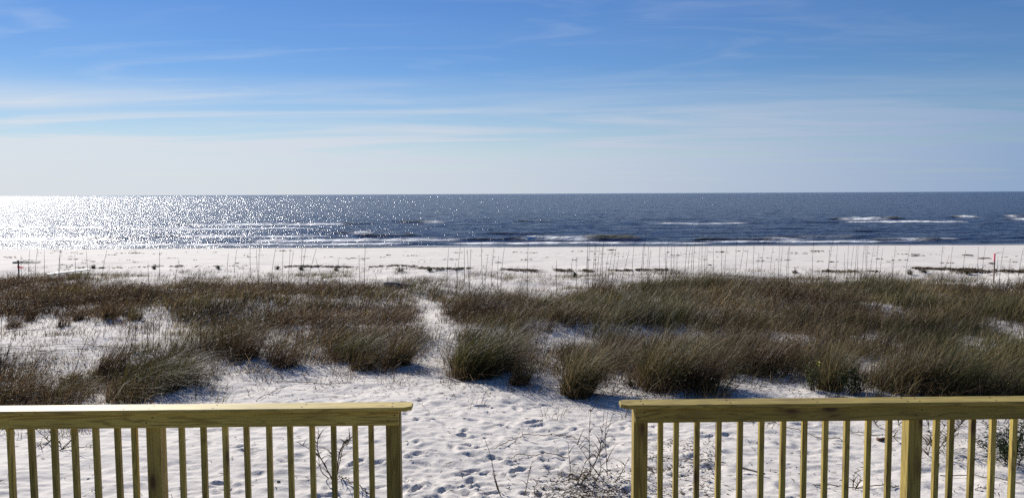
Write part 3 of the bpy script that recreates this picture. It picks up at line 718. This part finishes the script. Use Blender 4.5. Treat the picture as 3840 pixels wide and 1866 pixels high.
def stalk(xt, yt, xb, yb, label, group, r=.011, drop=22):
    b = at(xb, yb + drop); t = at_y(xt, yt, b.y + random.uniform(-.05, .05)); z = zfine(b.x, b.y)
    h = t.z - z; n = 7; sag = random.uniform(-.02, .10) * h
    pts = []
    for i in range(n):
        u = i / (n - 1); pts.append(((t.x - b.x) * u + sag * (u * u - u) , (t.y - b.y) * u, h * u))
    pts[0] = (0, 0, -.06)
    col = pick(np.array([[.07, .06, .055], [.05, .045, .04], [.09, .075, .065]]), 1)[0]
    pt = [tube_part(pts, [r * (1 - .55 * i / (n - 1)) for i in range(n)], col)]
    for k in range(random.randint(1, 3)):                     # leaf nodes
        u = random.uniform(.25, .85); c = np.array(pts[int(u * (n - 1))]); a = random.choice((-1, 1)) * random.uniform(.5, 1.2)
        L_ = random.uniform(.05, .18)
        pt.append(tube_part([c, c + [math.sin(a) * L_ * .6, .01, L_ * .5], c + [math.sin(a) * L_, .02, L_ * .45]], [.004, .004, .0015], col, 3))
    v, q, t_, c = merge(pt)
    has = random.random() < .3
    root = tag(link('sea_oat_stem', np_mesh('stem', v, [q], M_grass, c), None, (b.x, b.y, z)), label, 'dune plant', group)
    if has:
        k = 16; hp = np.array(pts[-1]); P = []
        for i in range(k):
            u = 1 - .22 * random.random(); c = np.array(pts[0]) * (1 - u) + hp * u + np.array([random.gauss(.03, .025), random.gauss(0, .02), -random.random() * .05])
            d = np.array([random.gauss(.3, .4), random.gauss(0, .3), -1]) * .016; w = np.array([.005, random.uniform(-.004, .004), 0])
            P += [c - d, c + w, c + d, c - w]
        link('seed_head', np_mesh('seed_head', np.array(P), [np.arange(4 * k).reshape(-1, 4)], M_grass, np.repeat(pick(STRAW, 1) * .6, 4 * k, 0)), root)['kind'] = 'stuff'
ORD = 'leftmost second third fourth fifth sixth seventh eighth ninth tenth eleventh twelfth thirteenth fourteenth fifteenth sixteenth seventeenth eighteenth nineteenth twentieth'.split()
def in_order(rows, what, grp, r, drop):
    """rows: (zone, args); every stem is named by its turn from the left within its stand"""
    by = {}
    for zn, a in rows: by.setdefault(zn, []).append(a)
    for zn, lst in by.items():
        lst.sort(key=lambda a: (a[2], a[0]))
        for k, a in enumerate(lst):
            lb = (ORD[0] + ' ' + what) if k == 0 else (ORD[k] + ' ' + what + ' from the left')
            stalk(*a, lb + ' ' + zn, grp + ' ' + zn, r, drop)
rows = []
for x0, lst in S:
    for xt, yt, xb, yb in lst:
        X = x0 + xb / 2.683
        rows.append((next(z for z in ZONES if X < z[0])[1], (x0 + xt / 2.683, 680 + yt / 2.683, X, 680 + yb / 2.683)))
in_order(rows, 'sea oat stem', 'sea oat stems', .011, 22)
rows = []
for xb, yb, dx, h in [(532, 1318, 0, 160), (553, 1310, 2, 130), (574, 1305, 2, 118), (597, 1300, 4, 122), (620, 1290, 14, 125), (485, 1320, 60, 190), (455, 1340, 50, 150), (506, 1325, 4, 100), (640, 1285, -2, 60), (719, 1300, 1, 120), (752, 1310, 0, 110), (776, 1310, 1, 118), (800, 1312, 3, 108), (835, 1320, 2, 130), (870, 1310, -2, 100), (905, 1320, 3, 125)]:
    rows.append(('in the open stand behind the large dark green tussock' if xb < 700 else 'in the brown stand right of the left sand patch', (xb + dx, yb - h, xb, yb)))
in_order(rows, 'bare stem', 'bare stems', .008, 0)
for xb, yb, xt, yt, w in [(2, 1440, 6, 1200, 'at the very left edge of the picture'), (10, 1420, 50, 1235, 'leaning right near the left picture edge'), (272, 1420, 328, 1262, 'leaning right over the left sand patch'),
                          (480, 1400, 500, 1215, 'the tallest on the left, behind the large dark green tussock'), (1475, 1330, 1440, 1140, 'above the olive tussock left of the path mouth'), (1487, 1350, 1488, 1190, 'straight above the olive tussock left of the path mouth'),
                          (2150, 1430, 2155, 1230, 'rising out of the bright yellow green tussock'), (1670, 1370, 1630, 1260, 'leaning left over the sand path')]:
    stalk(xt, yt, xb, yb, 'single dry stem ' + w, 'single dry stems', .008, 0)

# ------------------------------------------------------------------ leafy shrubs
def shrub(px, py, wpx, hpx, label, n_leaf=900, flowers=(), name='leafy_shrub', pal=None, leaf=.022):
    p = at(px, py); s = F_PX / p.y; w, h = wpx / s, hpx / s; z = zfine(p.x, p.y)
    pal = pal if pal is not None else np.array([[.030, .060, .022], [.045, .080, .028], [.060, .095, .035], [.025, .045, .02]])
    root = tag(empty(name, (p.x, p.y, z)), label, 'shrub')
    pt, tips = [], []
    for i in range(int(14 + w * 18)):
        a = random.uniform(0, 6.28); r0 = w * .12 * random.random(); L_ = h * random.uniform(.6, 1.05)
        e = w * .5 * random.uniform(.1, 1); x0, y0 = math.cos(a) * r0, math.sin(a) * r0
        x1, y1 = math.cos(a) * e, math.sin(a) * e * .9
        pts = [(x0, y0, -.03), ((x0 + x1) * .45, (y0 + y1) * .45, L_ * .5), (x1, y1, L_ * (1 - .35 * (2 * e / w) ** 2))]
        pt.append(tube_part(pts, [.005, .004, .002], (.09, .065, .04), 3)); tips.append(pts)
    v, q, t_, c = merge(pt); link('stems', np_mesh('stems', v, [q], M_litter, c), root)['kind'] = 'stuff'
    V = []
    for i in range(n_leaf):
        st = random.choice(tips); u = random.uniform(.25, 1.0)
        a0, b0, c0 = (np.array(k_) for k_ in st)
        c = (a0 * (1 - u) ** 2 + 2 * b0 * u * (1 - u) + c0 * u * u) + np.array([random.gauss(0, .035), random.gauss(0, .035), random.gauss(0, .025)])
        c[2] = max(c[2], .01)
        d = np.array([random.gauss(0, 1), random.gauss(0, 1), random.gauss(.4, .6)]); d /= np.linalg.norm(d)
        e = np.cross(d, [random.gauss(0, 1), random.gauss(0, 1), 1]); e /= np.linalg.norm(e) + 1e-6
        k_ = leaf * random.uniform(.6, 1.3)
        V += [c - d * k_, c + e * k_ * .42, c + d * k_, c - e * k_ * .42]
    link('foliage', np_mesh('foliage', np.array(V), [np.arange(len(V)).reshape(-1, 4)], M_leaf, np.repeat(pick(pal, n_leaf), 4, 0)), root)['kind'] = 'stuff'
    for fx, fz in flowers:
        bm = bmesh.new()
        for k_ in range(9):
            a = k_ * 2 * math.pi / 9
            vs = [bm.verts.new((math.cos(a + b) * r_, -.004 - .006 * r_ / .02, math.sin(a + b) * r_)) for b, r_ in ((0, .003), (-.28, .014), (0, .021), (.28, .014))]
            bm.faces.new(vs)
        bmesh.ops.create_icosphere(bm, subdivisions=1, radius=.006)
        mm = bpy.data.meshes.new('flower'); bm.to_mesh(mm); bm.free(); mm.materials.append(M_yel)
        f = link('flower', mm, root, (fx * w, -w * .30 - random.random() * .05, fz * h)); f.rotation_euler = (random.gauss(-.6, .3), random.gauss(0, .3), random.gauss(0, .4))
shrub(3790, 1740, 330, 170, 'green leafy bush with small yellow flowers seen through the right railing', 2600, [(-.46, .22), (-.43, .30), (-.44, .38), (-.40, .33), (-.41, .24), (-.38, .28), (-.45, .34)])
shrub(3205, 1482, 160, 105, 'low dark green leafy bush just behind the right railing top', 1300)
shrub(3045, 1468, 140, 120, 'pale green bush with yellow flower tips left of the dark leafy bush', 700, [(-.02, .95), (.03, .9), (0, 1.02), (.06, .98)], pal=np.array([[.09, .11, .035], [.12, .13, .04], [.07, .09, .03]]))
shrub(2365, 1448, 50, 26, 'tiny green weed on the sand between the two yellow green tussocks', 160)
BP = [(580, 1010, 36, 16, 'small round beach weed nearest the left picture edge on open sand'), (818, 1008, 38, 18, 'small flat beach weed on the wrack line left of centre'), (1040, 1010, 30, 15, 'small beach weed at the left end of the long wrack line'), (1130, 1012, 40, 13, 'flat beach weed hugging the long wrack line'),
      (1500, 1018, 62, 20, 'pale green spreading beach weed in the middle of the beach edge'), (1612, 1018, 34, 15, 'dark round beach weed right of the pale spreading one'), (1260, 1015, 26, 12, 'dark beach weed above the two pale green tufts'), (350, 1006, 36, 14, 'beach weed above the green tussock by the plank'),
      (2980, 1024, 26, 11, 'tiny dark beach weed on a mound right of the green rise'), (3413, 1030, 44, 22, 'round green beach weed on open sand left of the pink topped stake'), (3462, 1022, 36, 12, 'low flat beach weed just right of the round green one'), (3625, 1030, 32, 18, 'pale yellow green beach weed near the pink topped stake'), (2155, 1040, 30, 20, 'small wiry weed left of the fan of tall stems'), (3110, 1020, 30, 12, 'low weed on the wrack line below the row of stems')]
for x, y, w, h, lb in BP:
    shrub(x, y, w, h, lb, 130, name='beach_weed', leaf=.04, pal=np.array([[.05, .07, .03], [.08, .10, .045], [.035, .045, .025]]))

# ------------------------------------------------------------------ dry plants in front
def dryplant(stems, label, name='dry_plant', rad=.0075, leaves=7, lsize=.22):
    """stems: pixel polylines whose first point is on the ground"""
    p0 = at(*stems[0][0]); z0 = zfine(p0.x, p0.y); pt = []
    for st in stems:
        b = at(*st[0]); P = [Vector((b.x, b.y, zfine(b.x, b.y)))] + [at_y(x, y, b.y + random.uniform(-.06, .06) * i) for i, (x, y) in enumerate(st[1:])]
        P = [np.array(q) - np.array((p0.x, p0.y, z0)) for q in P]; P[0][2] -= .04
        # smooth
        n = 4 * (len(P) - 1) + 1; T_ = np.linspace(0, len(P) - 1, n); A = np.array(P)
        C_ = np.stack([np.interp(T_, range(len(P)), A[:, k]) for k in range(3)], -1)
        C_[1:-1] = (C_[:-2] + 2 * C_[1:-1] + C_[2:]) / 4
        col = pick(np.array([[.12, .085, .055], [.09, .065, .045], [.15, .11, .075]]), 1)[0]
        pt.append(tube_part(C_, np.linspace(rad, rad * .35, n), col, 4))
        m = leaves; bi = rng.integers(1, n, m)
        pt.append(blades(C_[bi], rng.uniform(.4, 1, m) * lsize, rng.uniform(.5, 1.2, m), rng.choice([0, math.pi], m) + rng.normal(0, .7, m), rng.uniform(.2, 1.6, m), np.full(m, .017), pick(STRAW[[1, 3, 3]] * .8, m), 5))
    v, q, t_, c = merge(pt)
    return tag(link(name, np_mesh(name, v, [q, t_], M_litter, c), None, (p0.x, p0.y, z0)), label, 'dry plant')
def c2(x, y): return (960 + x / 2.683, 1450 + y / 2.683)
def c3(x, y): return (1920 + x / 2.683, 1450 + y / 2.683)
def c4(x, y): return (2880 + x / 2.683, 1450 + y / 2.683)
def c1(x, y): return (x / 2.683, 1450 + y / 2.683)
dryplant([[c3(790, 900), c3(780, 640), c3(775, 460), c3(795, 180)], [c3(680, 980), c3(830, 800), c3(900, 560), c3(930, 200)], [c3(700, 960), c3(860, 720), c3(950, 480), c3(1030, 220)],
          [c3(900, 900), c3(800, 790), c3(720, 660), c3(660, 580)], [c3(960, 900), c3(950, 700), c3(935, 480), c3(965, 240)], [c3(830, 960), c3(900, 820), c3(880, 700), c3(900, 540)], [c3(1010, 960), c3(1080, 900), c3(1140, 790), c3(1180, 700)],
          [c3(640, 1000), c3(700, 860), c3(740, 740)], [c3(560, 960), c3(590, 850), c3(575, 700), c3(566, 560)]],
         'tall dry plant with curling leaves in the gap, left of the right railing', leaves=9, lsize=.26)
dryplant([[c3(120, 1100), c3(150, 980), c3(185, 800), c3(210, 740)], [c3(230, 1090), c3(220, 1010), c3(265, 960)]], 'small dark dry sprig at the bottom of the gap left of the tall dry plant', leaves=5, lsize=.12)
dryplant([[c2(2470, 1116), c2(2400, 900), c2(2360, 680), c2(2300, 520)], [c2(2440, 1050), c2(2410, 960), c2(2380, 860)]], 'single bent dry stalk in the middle of the gap between the railings', leaves=4, lsize=.10)
dryplant([[c2(760, 930), c2(650, 850), c2(615, 620), c2(630, 430)], [c2(780, 930), c2(640, 700), c2(605, 560), c2(680, 420)], [c2(770, 920), c2(660, 720), c2(520, 610), c2(455, 580)], [c2(790, 900), c2(800, 780), c2(740, 640)]],
         'dry upright plant behind the left railing, left of the drooping one', leaves=10, lsize=.18)
dryplant([[c2(800, 910), c2(830, 700), c2(880, 580), c2(965, 500)], [c2(800, 930), c2(845, 740), c2(870, 620), c2(930, 520)], [c2(810, 920), c2(835, 650), c2(900, 540), c2(920, 600)]], 'dry plant with a drooping head behind the left railing near its end post', leaves=14, lsize=.16)
dryplant([[c1(520, 560), c1(470, 520), c1(430, 480), c1(370, 430)], [c1(640, 600), c1(560, 520), c1(500, 450)], [c1(600, 640), c1(700, 560), c1(760, 470)], [c1(560, 600), c1(420, 600), c1(380, 620)]], 'tangle of dry curled stems behind the left railing near the left edge', leaves=14, lsize=.28)
dryplant([[c4(850, 1040), c4(860, 980), c4(870, 870)], [c4(860, 1040), c4(900, 980), c4(960, 930)], [c4(870, 1030), c4(920, 960), c4(930, 900)]], 'small dry sprig on the sand behind the middle of the right railing', leaves=5, lsize=.14)
dryplant([[c4(1700, 640), c4(1720, 500), c4(1800, 360)], [c4(1660, 620), c4(1640, 500), c4(1600, 340)], [c4(1750, 620), c4(1850, 480), c4(1960, 350)], [c4(1620, 700), c4(1590, 600), c4(1640, 540)], [c4(1780, 600), c4(1890, 430), c4(2010, 300)], [c4(1690, 660), c4(1760, 560), c4(1850, 520)]],
         'dense dry bush of grey stems left of the yellow flowering bush', leaves=22, lsize=.26)
dryplant([[c4(1330, 560), c4(1240, 480), c4(1180, 470)], [c4(1320, 400), c4(1310, 340)], [c4(1120, 410), c4(1090, 370), c4(1060, 340)]], 'sprawling dry weed behind the right railing left of its middle post', leaves=12, lsize=.22)
# bleached arching stems over the right cover
for (bx, by, mx, my, tx, ty, w) in [(2610, 1480, 2660, 1390, 2740, 1300, 'left'), (2700, 1480, 2760, 1400, 2850, 1290, 'middle'), (2740, 1470, 2810, 1400, 2880, 1330, 'right')]:
    dryplant([[(bx, by), (mx, my), (tx, ty)], [(bx - 20, by - 5), (mx - 50, my - 10), (tx - 80, ty + 10)]], 'pale bleached arching stems leaning right above the right railing, ' + w + ' of three', leaves=6, lsize=.3, rad=.009)

# runners: long rooting stems lying on the sand
def runner(pts, label, rad=.006, hop=.03):
    W = [at(*p) for p in pts]; A = np.array([[p.x, p.y] for p in W]); n = 10 * (len(W) - 1) + 1; T_ = np.linspace(0, len(W) - 1, n)
    C_ = np.stack([np.interp(T_, range(len(W)), A[:, 0]), np.interp(T_, range(len(W)), A[:, 1])], -1)
    for _ in range(3): C_[1:-1] = (C_[:-2] + 2 * C_[1:-1] + C_[2:]) / 4
    C_ += rng.normal(0, .012, C_.shape)
    zz = zfine_v(C_[:, 0], C_[:, 1]) + .008 + hop * np.abs(np.sin(T_ * 2.3))
    P = np.concatenate([C_, zz[:, None]], 1); o = P[0].copy(); P -= o
    col = pick(np.array([[.10, .075, .055], [.14, .105, .075]]), 1)[0]
    pt = [tube_part(P, np.full(n, rad), col, 4)]
    m = n // 3; bi = rng.integers(0, n, m)
    pt.append(blades(P[bi], rng.uniform(.05, .14, m), rng.uniform(.3, 1, m), rng.uniform(0, 6.28, m), rng.uniform(.2, 1.2, m), np.full(m, .007), pick(STRAW[[1, 3]] * .7, m), 3))
    v, q, t_, c = merge(pt)
    tag(link('runner_stem', np_mesh('runner', v, [q, t_], M_litter, c), None, tuple(o)), label, 'dry runner')
runner([c2(2400, 630), c2(2576, 560), c3(130, 500), c3(400, 480), c3(680, 552)], 'long dry runner crossing the sand of the gap above the others')
runner([c3(0, 725), c3(120, 705), c3(380, 700), c3(560, 730)], 'dry knotted runner in the gap below the longest one')
runner([c3(1380, 735), c3(1600, 735), c3(1830, 740), c3(2140, 785)], 'dry runner passing behind the first balusters of the right railing')
runner([c4(0, 360), c4(110, 400), c4(320, 465), c4(560, 530), c4(740, 550)], 'thin runner high behind the left half of the right railing')
runner([c4(460, 995), c4(740, 1025), c4(1160, 1035), c4(1320, 1010)], 'straight dark runner low behind the middle of the right railing')
runner([c4(840, 470), c4(1000, 480), c4(1180, 515), c4(1340, 525)], 'curved runner left of the middle post of the right railing')
runner([c4(1730, 890), c4(2070, 915), c4(2290, 955), c4(2576, 1000)], 'dark runner low behind the right railing below the flowering bush')
runner([c4(2080, 1040), c4(2200, 1055)], 'very short runner at the bottom below the flowering bush')
runner([c2(830, 900), c2(900, 960), c2(1000, 1010), c2(1140, 1100)], 'runner trailing down right from the drooping dry plant')
runner([c2(0, 150), c2(100, 100), c2(200, 60), c2(300, 0)], 'runner on the sand just above the left railing')
runner([c1(600, 660), c1(720, 640), c1(830, 630), c1(930, 605)], 'short dark root lying behind the left railing near the left edge')
runner([(0, 1328), (150, 1325), (300, 1315), (330, 1308)], 'long dark runner across the left sand patch')
runner([(40, 1336), (110, 1333), (190, 1330)], 'short runner just below the long one on the left sand patch')
runner([(0, 1305), (120, 1303), (250, 1295), (420, 1303)], 'wavy runner across the left sand patch above the long dark one')
runner([(20, 1246), (90, 1240), (175, 1238)], 'thin runner near the upper rim of the left sand patch')
runner([(1030, 1432), (1160, 1440), (1320, 1445)], 'thin pale runner on the open sand above the left railing')
runner([(1640, 1420), (1700, 1432), (1760, 1440)], 'thin runner on the sand below the path mouth')

# ------------------------------------------------------------------ litter
def litter(name, P, size, pal, label, flat=.35):
    n = len(P); d1 = rng.normal(0, 1, (n, 3)); d1[:, 2] *= flat; d1[:, 1] *= .8; d1 /= np.linalg.norm(d1, axis=1)[:, None]
    d2 = np.cross(d1, rng.normal(0, 1, (n, 3))); d2 /= np.linalg.norm(d2, axis=1)[:, None]
    ln = (rng.uniform(.3, 1, n) ** 1.5 * size)[:, None]; wd = rng.uniform(.004, .009, n)[:, None]
    mid = P + rng.normal(0, 1, (n, 3)) * ln * .18; mid[:, 2] = np.maximum(mid[:, 2], P[:, 2])
    a, b = P - d1 * ln, P + d1 * ln
    g = zfine_v(a[:, 0], a[:, 1]) + .003; a[:, 2] = np.maximum(a[:, 2], g); g = zfine_v(b[:, 0], b[:, 1]) + .003; b[:, 2] = np.maximum(b[:, 2], g)
    v = np.stack([a, mid + d2 * wd, b, mid - d2 * wd], 1).reshape(-1, 3)
    tag(link(name, np_mesh(name, v, [np.arange(4 * n).reshape(-1, 4)], M_litter, np.repeat(pick(pal, n), 4, 0))), label, kind='stuff')
LIT = np.array([[.10, .075, .055], [.14, .11, .08], [.075, .055, .045], [.22, .17, .12]])
P = []
def scatter(n, px0, px1, py0, py1, f=lambda x, y: True, up=.02):
    for i in range(n):
        px, py = random.uniform(px0, px1), random.uniform(py0, py1)
        if not f(px, py): continue
        p = at(px, py); P.append((p.x, p.y, zfine(p.x, p.y) + .004 + abs(random.gauss(0, up))))
scatter(2600, 1980, 2420, 1755, 1900, lambda x, y: random.random() < math.exp(-((x - 2200) / 150) ** 2) * (y - 1740) / 120, .04)
scatter(600, 2420, 2700, 1650, 1866, up=.02); scatter(260, 1500, 2400, 1480, 1866, up=.01); scatter(420, 3400, 3840, 1570, 1760, up=.05)
scatter(110, 0, 1400, 1620, 1866, up=.01); scatter(220, 2500, 3840, 1620, 1866, up=.01)
scatter(900, 1900, 2500, 1200, 1330, up=.04); scatter(500, 0, 760, 1210, 1400, up=.04)
scatter(900, 700, 1650, 1340, 1410, up=.03); scatter(1200, 1650, 3100, 1380, 1500, up=.03); scatter(260, 900, 1600, 1400, 1500, up=.01); scatter(250, 1560, 1720, 1150, 1370, up=.02)
litter('plant_litter', np.array(P), .075, LIT, 'dry bits of leaves and twigs scattered on the sand')
# seaweed left by the tide and dark dashes for the shade in dips of the beach
P = []; SZ = []
def wrack(pts, n, th=.2):
    n = int(n * .6)
    for i in range(n):
        t = random.random() * (len(pts) - 1); k = int(t); u = t - k
        x = pts[k][0] * (1 - u) + pts[k + 1][0] * u; y = pts[k][1] * (1 - u) + pts[k + 1][1] * u
        if pnoise(x * .02, 3.3) < -.35: continue
        p = at(x, y + 1.6 * float(pnoise(x * .02, 8.1))); P.append((p.x + random.gauss(0, .1), p.y + random.gauss(0, th), ground(p.x, p.y) + .02 + random.random() * .04))
wrack([(240, 1003), (420, 1008), (620, 1000), (700, 1000), (960, 999)], 300)
wrack([(1070, 1000), (1200, 1000), (1320, 1004)], 650); wrack([(1380, 1003), (1480, 998), (1560, 1001)], 320); wrack([(1570, 1006), (1660, 1010), (1760, 1008)], 420); wrack([(1890, 1012), (2016, 1016)], 380)
wrack([(2088, 1014), (2120, 1018), (2170, 1014), (2215, 1018)], 700, .35); wrack([(2280, 1016), (2420, 1013), (2500, 1014)], 420)
wrack([(3080, 1020), (3300, 1019)], 200); wrack([(3430, 1007), (3520, 1010), (3650, 1012)], 700); wrack([(3590, 1020), (3700, 1018), (3840, 1020), (3960, 1018)], 900, .4)
for i in range(100):  # scattered dark dashes stand in for the shade inside footprints and dips
    x = random.uniform(0, 3840); y = random.triangular(938, 1000, 945); n = random.randint(2, 9); w = random.uniform(4, 22)
    for k in range(n):
        p = at(x + random.gauss(0, w), y + random.gauss(0, .5)); P.append((p.x, p.y, ground(p.x, p.y) + .012))
for px, py, w in [(3060, 943, 30), (2700, 945, 30), (3440, 960, 30), (3630, 958, 25), (3720, 989, 10), (1060, 941, 30), (500, 950, 40), (2290, 938, 20), (3690, 970, 30)]:
    for k in range(28):
        p = at(px + random.gauss(0, w * .4), py + random.gauss(0, .8)); P.append((p.x, p.y, ground(p.x, p.y) + .03))
P = np.array(P); n = len(P)
ang = rng.uniform(0, 6.28, (n, 6)); ang.sort(axis=1); r = rng.uniform(.02, .085, (n, 1)) * rng.uniform(.6, 1.2, (n, 6))
v = np.stack([P[:, 0:1] + np.cos(ang) * r * 1.5, P[:, 1:2] + np.sin(ang) * r, P[:, 2:3] + rng.uniform(-.03, .03, (n, 6))], -1).reshape(-1, 3)
apex = P + [0, 0, .03]; V = np.concatenate([v, apex]); i0 = np.arange(n)[:, None] * 6; j = np.arange(6)[None]
tri = np.stack([i0 + j, i0 + (j + 1) % 6, np.broadcast_to(6 * n + np.arange(n)[:, None], (n, 6))], -1).reshape(-1, 3)
tag(link('seaweed_and_dip_shade', np_mesh('wrack', V, [tri], M_litter, np.repeat(np.concatenate([pick(LIT * .9, n)]), 6, 0).tolist() + pick(LIT * .9, n).tolist())), 'dark dried seaweed in lines along the beach, and dark dashes for shaded sand dips', kind='stuff')

# ------------------------------------------------------------------ stakes, plank, driftwood
def stake(px, py, ytop, w, label, paint):
    b = at(px, py); t = at_y(px, ytop, b.y); z = zfine(b.x, b.y); h = t.z - z
    root = tag(empty('survey_stake', (b.x, b.y, z)), label, 'stake')
    hp = .30 if paint else 0
    board('shaft', (w, .035, h - hp + .3), M_stake, .003, root, (-w / 2, 0, -.3))
    if paint:
        board('painted_top', (w + .004, .039, hp), M_pink, .003, root, (-w / 2 - .002, -.002, h - hp + .001))
        v, q = tube([(0, 0, h - .02), (.12, .01, h + .03), (.30, .02, h + .05)], [.008, .010, .004], 4)
        link('ribbon', np_mesh('ribbon', v, [q], M_stake), root)
    else:
        bm = bmesh.new()
        for k in range(5):
            x = .02 + k * .055
            if k == 0: pv = [bm.verts.new((x - .05, -.03, h - .36)), bm.verts.new((x - .05, -.03, h - .27))]
            nv = [bm.verts.new((x, -.02 + .03 * math.sin(k * 2.), h - .36 + .02 * math.sin(k * 1.7))), bm.verts.new((x, -.02 + .03 * math.sin(k * 2. + .4), h - .27 - .012 * k))]
            bm.faces.new((pv[0], nv[0], nv[1], pv[1])); pv = nv
        bmesh.ops.solidify(bm, geom=bm.faces[:], thickness=.003)
        mm = bpy.data.meshes.new('ribbon'); bm.to_mesh(mm); bm.free(); mm.materials.append(M_rib); link('ribbon', mm, root)
stake(71, 1052, 975, .055, 'dark wooden stake with a dull pink ribbon at the left edge', False)
stake(3727, 1062, 950, .045, 'thin wooden stake with a bright pink top on the right', True)
def lump(name, loc, L_, w, h, m, label, cat, rz=0, ry=0, seed=0, taper=.5):
    bm = bmesh.new(); bmesh.ops.create_cone(bm, cap_ends=True, segments=10, radius1=1, radius2=taper, depth=2)
    bmesh.ops.subdivide_edges(bm, edges=[e for e in bm.edges if abs(e.verts[0].co.z - e.verts[1].co.z) > 1], cuts=7)
    for v in bm.verts:
        k = 1 + .28 * float(pnoise(v.co.x * 1.3 + seed, v.co.z * 2.1 + v.co.y))
        v.co = Vector((v.co.z * L_ / 2, v.co.x * w / 2 * k, v.co.y * h / 2 * k + .12 * h * math.sin(v.co.z * 2 + seed)))
    for f in bm.faces: f.smooth = True
    mm = bpy.data.meshes.new(name); bm.to_mesh(mm); bm.free(); mm.materials.append(m)
    o = link(name, mm, None, loc); o.rotation_euler = (0, ry, rz); tag(o, label, cat); return o
p = at(1500, 1080); lump('driftwood_log', (p.x, p.y, zfine(p.x, p.y) + .08), 1.3, .24, .26, M_drift, 'short grey driftwood log by the beach end of the sand path', 'driftwood', .1, .05, 3, .8)
a, b = at(180, 1035), at(256, 1027)
bl = empty('plank', ((a.x + b.x) / 2, (a.y + b.y) / 2, ground((a.x + b.x) / 2, (a.y + b.y) / 2) + .10), math.atan2(b.y - a.y, b.x - a.x))
bpy.data.objects.remove(bl)
bl = board('plank', (1.9, .24, .05), M_plank, .006, None, (a.x, a.y, ground(a.x, a.y) + .05)); bl.rotation_euler = (0, R(-3), math.atan2(b.y - a.y, b.x - a.x) * .5)
tag(bl, 'white bleached plank lying at the edge of the left brown cover', 'plank')
p = at(100, 988); root = lump('driftwood_branch', (p.x, p.y, ground(p.x, p.y) + .06), 1.6, .12, .11, M_drift, 'twisted driftwood branch on the beach beside the left stake', 'driftwood', .1, 0, 9, .4)
pt = []
for k in range(7):
    x0 = random.uniform(-.7, .7); dx = random.uniform(-.5, .5)
    pt.append(tube_part([(x0, 0, 0), (x0 + dx * .6, random.uniform(-.2, .2), .05 + random.random() * .10), (x0 + dx * 1.6, random.uniform(-.3, .3), random.uniform(.0, .28))], [.018, .012, .005], (.10, .08, .065), 5))
v, q, t_, c = merge(pt); link('twigs', np_mesh('twigs', v, [q], M_litter, c), root)['kind'] = 'stuff'
a, b = c4(1140, 555), c4(1180, 560); p = at(*a)
lump('wood_chunk', (p.x, p.y, zfine(p.x, p.y) + .03), .14, .09, .08, plain('bark', (.10, .05, .03), .9), 'dark red brown chunk of wood left of the middle post of the right railing', 'driftwood', .4, 0, 5)
p = at(*c3(2400, 890)); lump('wood_stick', (p.x, p.y, zfine(p.x, p.y) + .05), .42, .045, .035, M_drift, 'short flat stick behind the right railing', 'stick', -.6, .1, 6, .6)
p = at(*c2(228, 968)); lump('pebble', (p.x, p.y, zfine(p.x, p.y) + .012), .045, .035, .03, M_stone, 'dark pebble on the sand behind the left railing', 'stone', .3, 0, 2, .7)
for px, py, w in [(216, 1349, 'upper'), (221, 1395, 'lower right')]:
    p = at(px, py); lump('shell', (p.x, p.y, zfine(p.x, p.y) + .02), .09, .06, .04, M_shell, 'small white shell on the left sand patch, ' + w + ' one', 'shell', .3, 0, 2, .5)
print('TOTAL TRIS', sum(sum(len(p_.vertices) - 2 for p_ in o.data.polygons) for o in SC.objects if o.type == 'MESH' and len(o.data.polygons) < 5000) , 'big', [(o.name, len(o.data.polygons)) for o in SC.objects if o.type == 'MESH' and len(o.data.polygons) >= 5000])
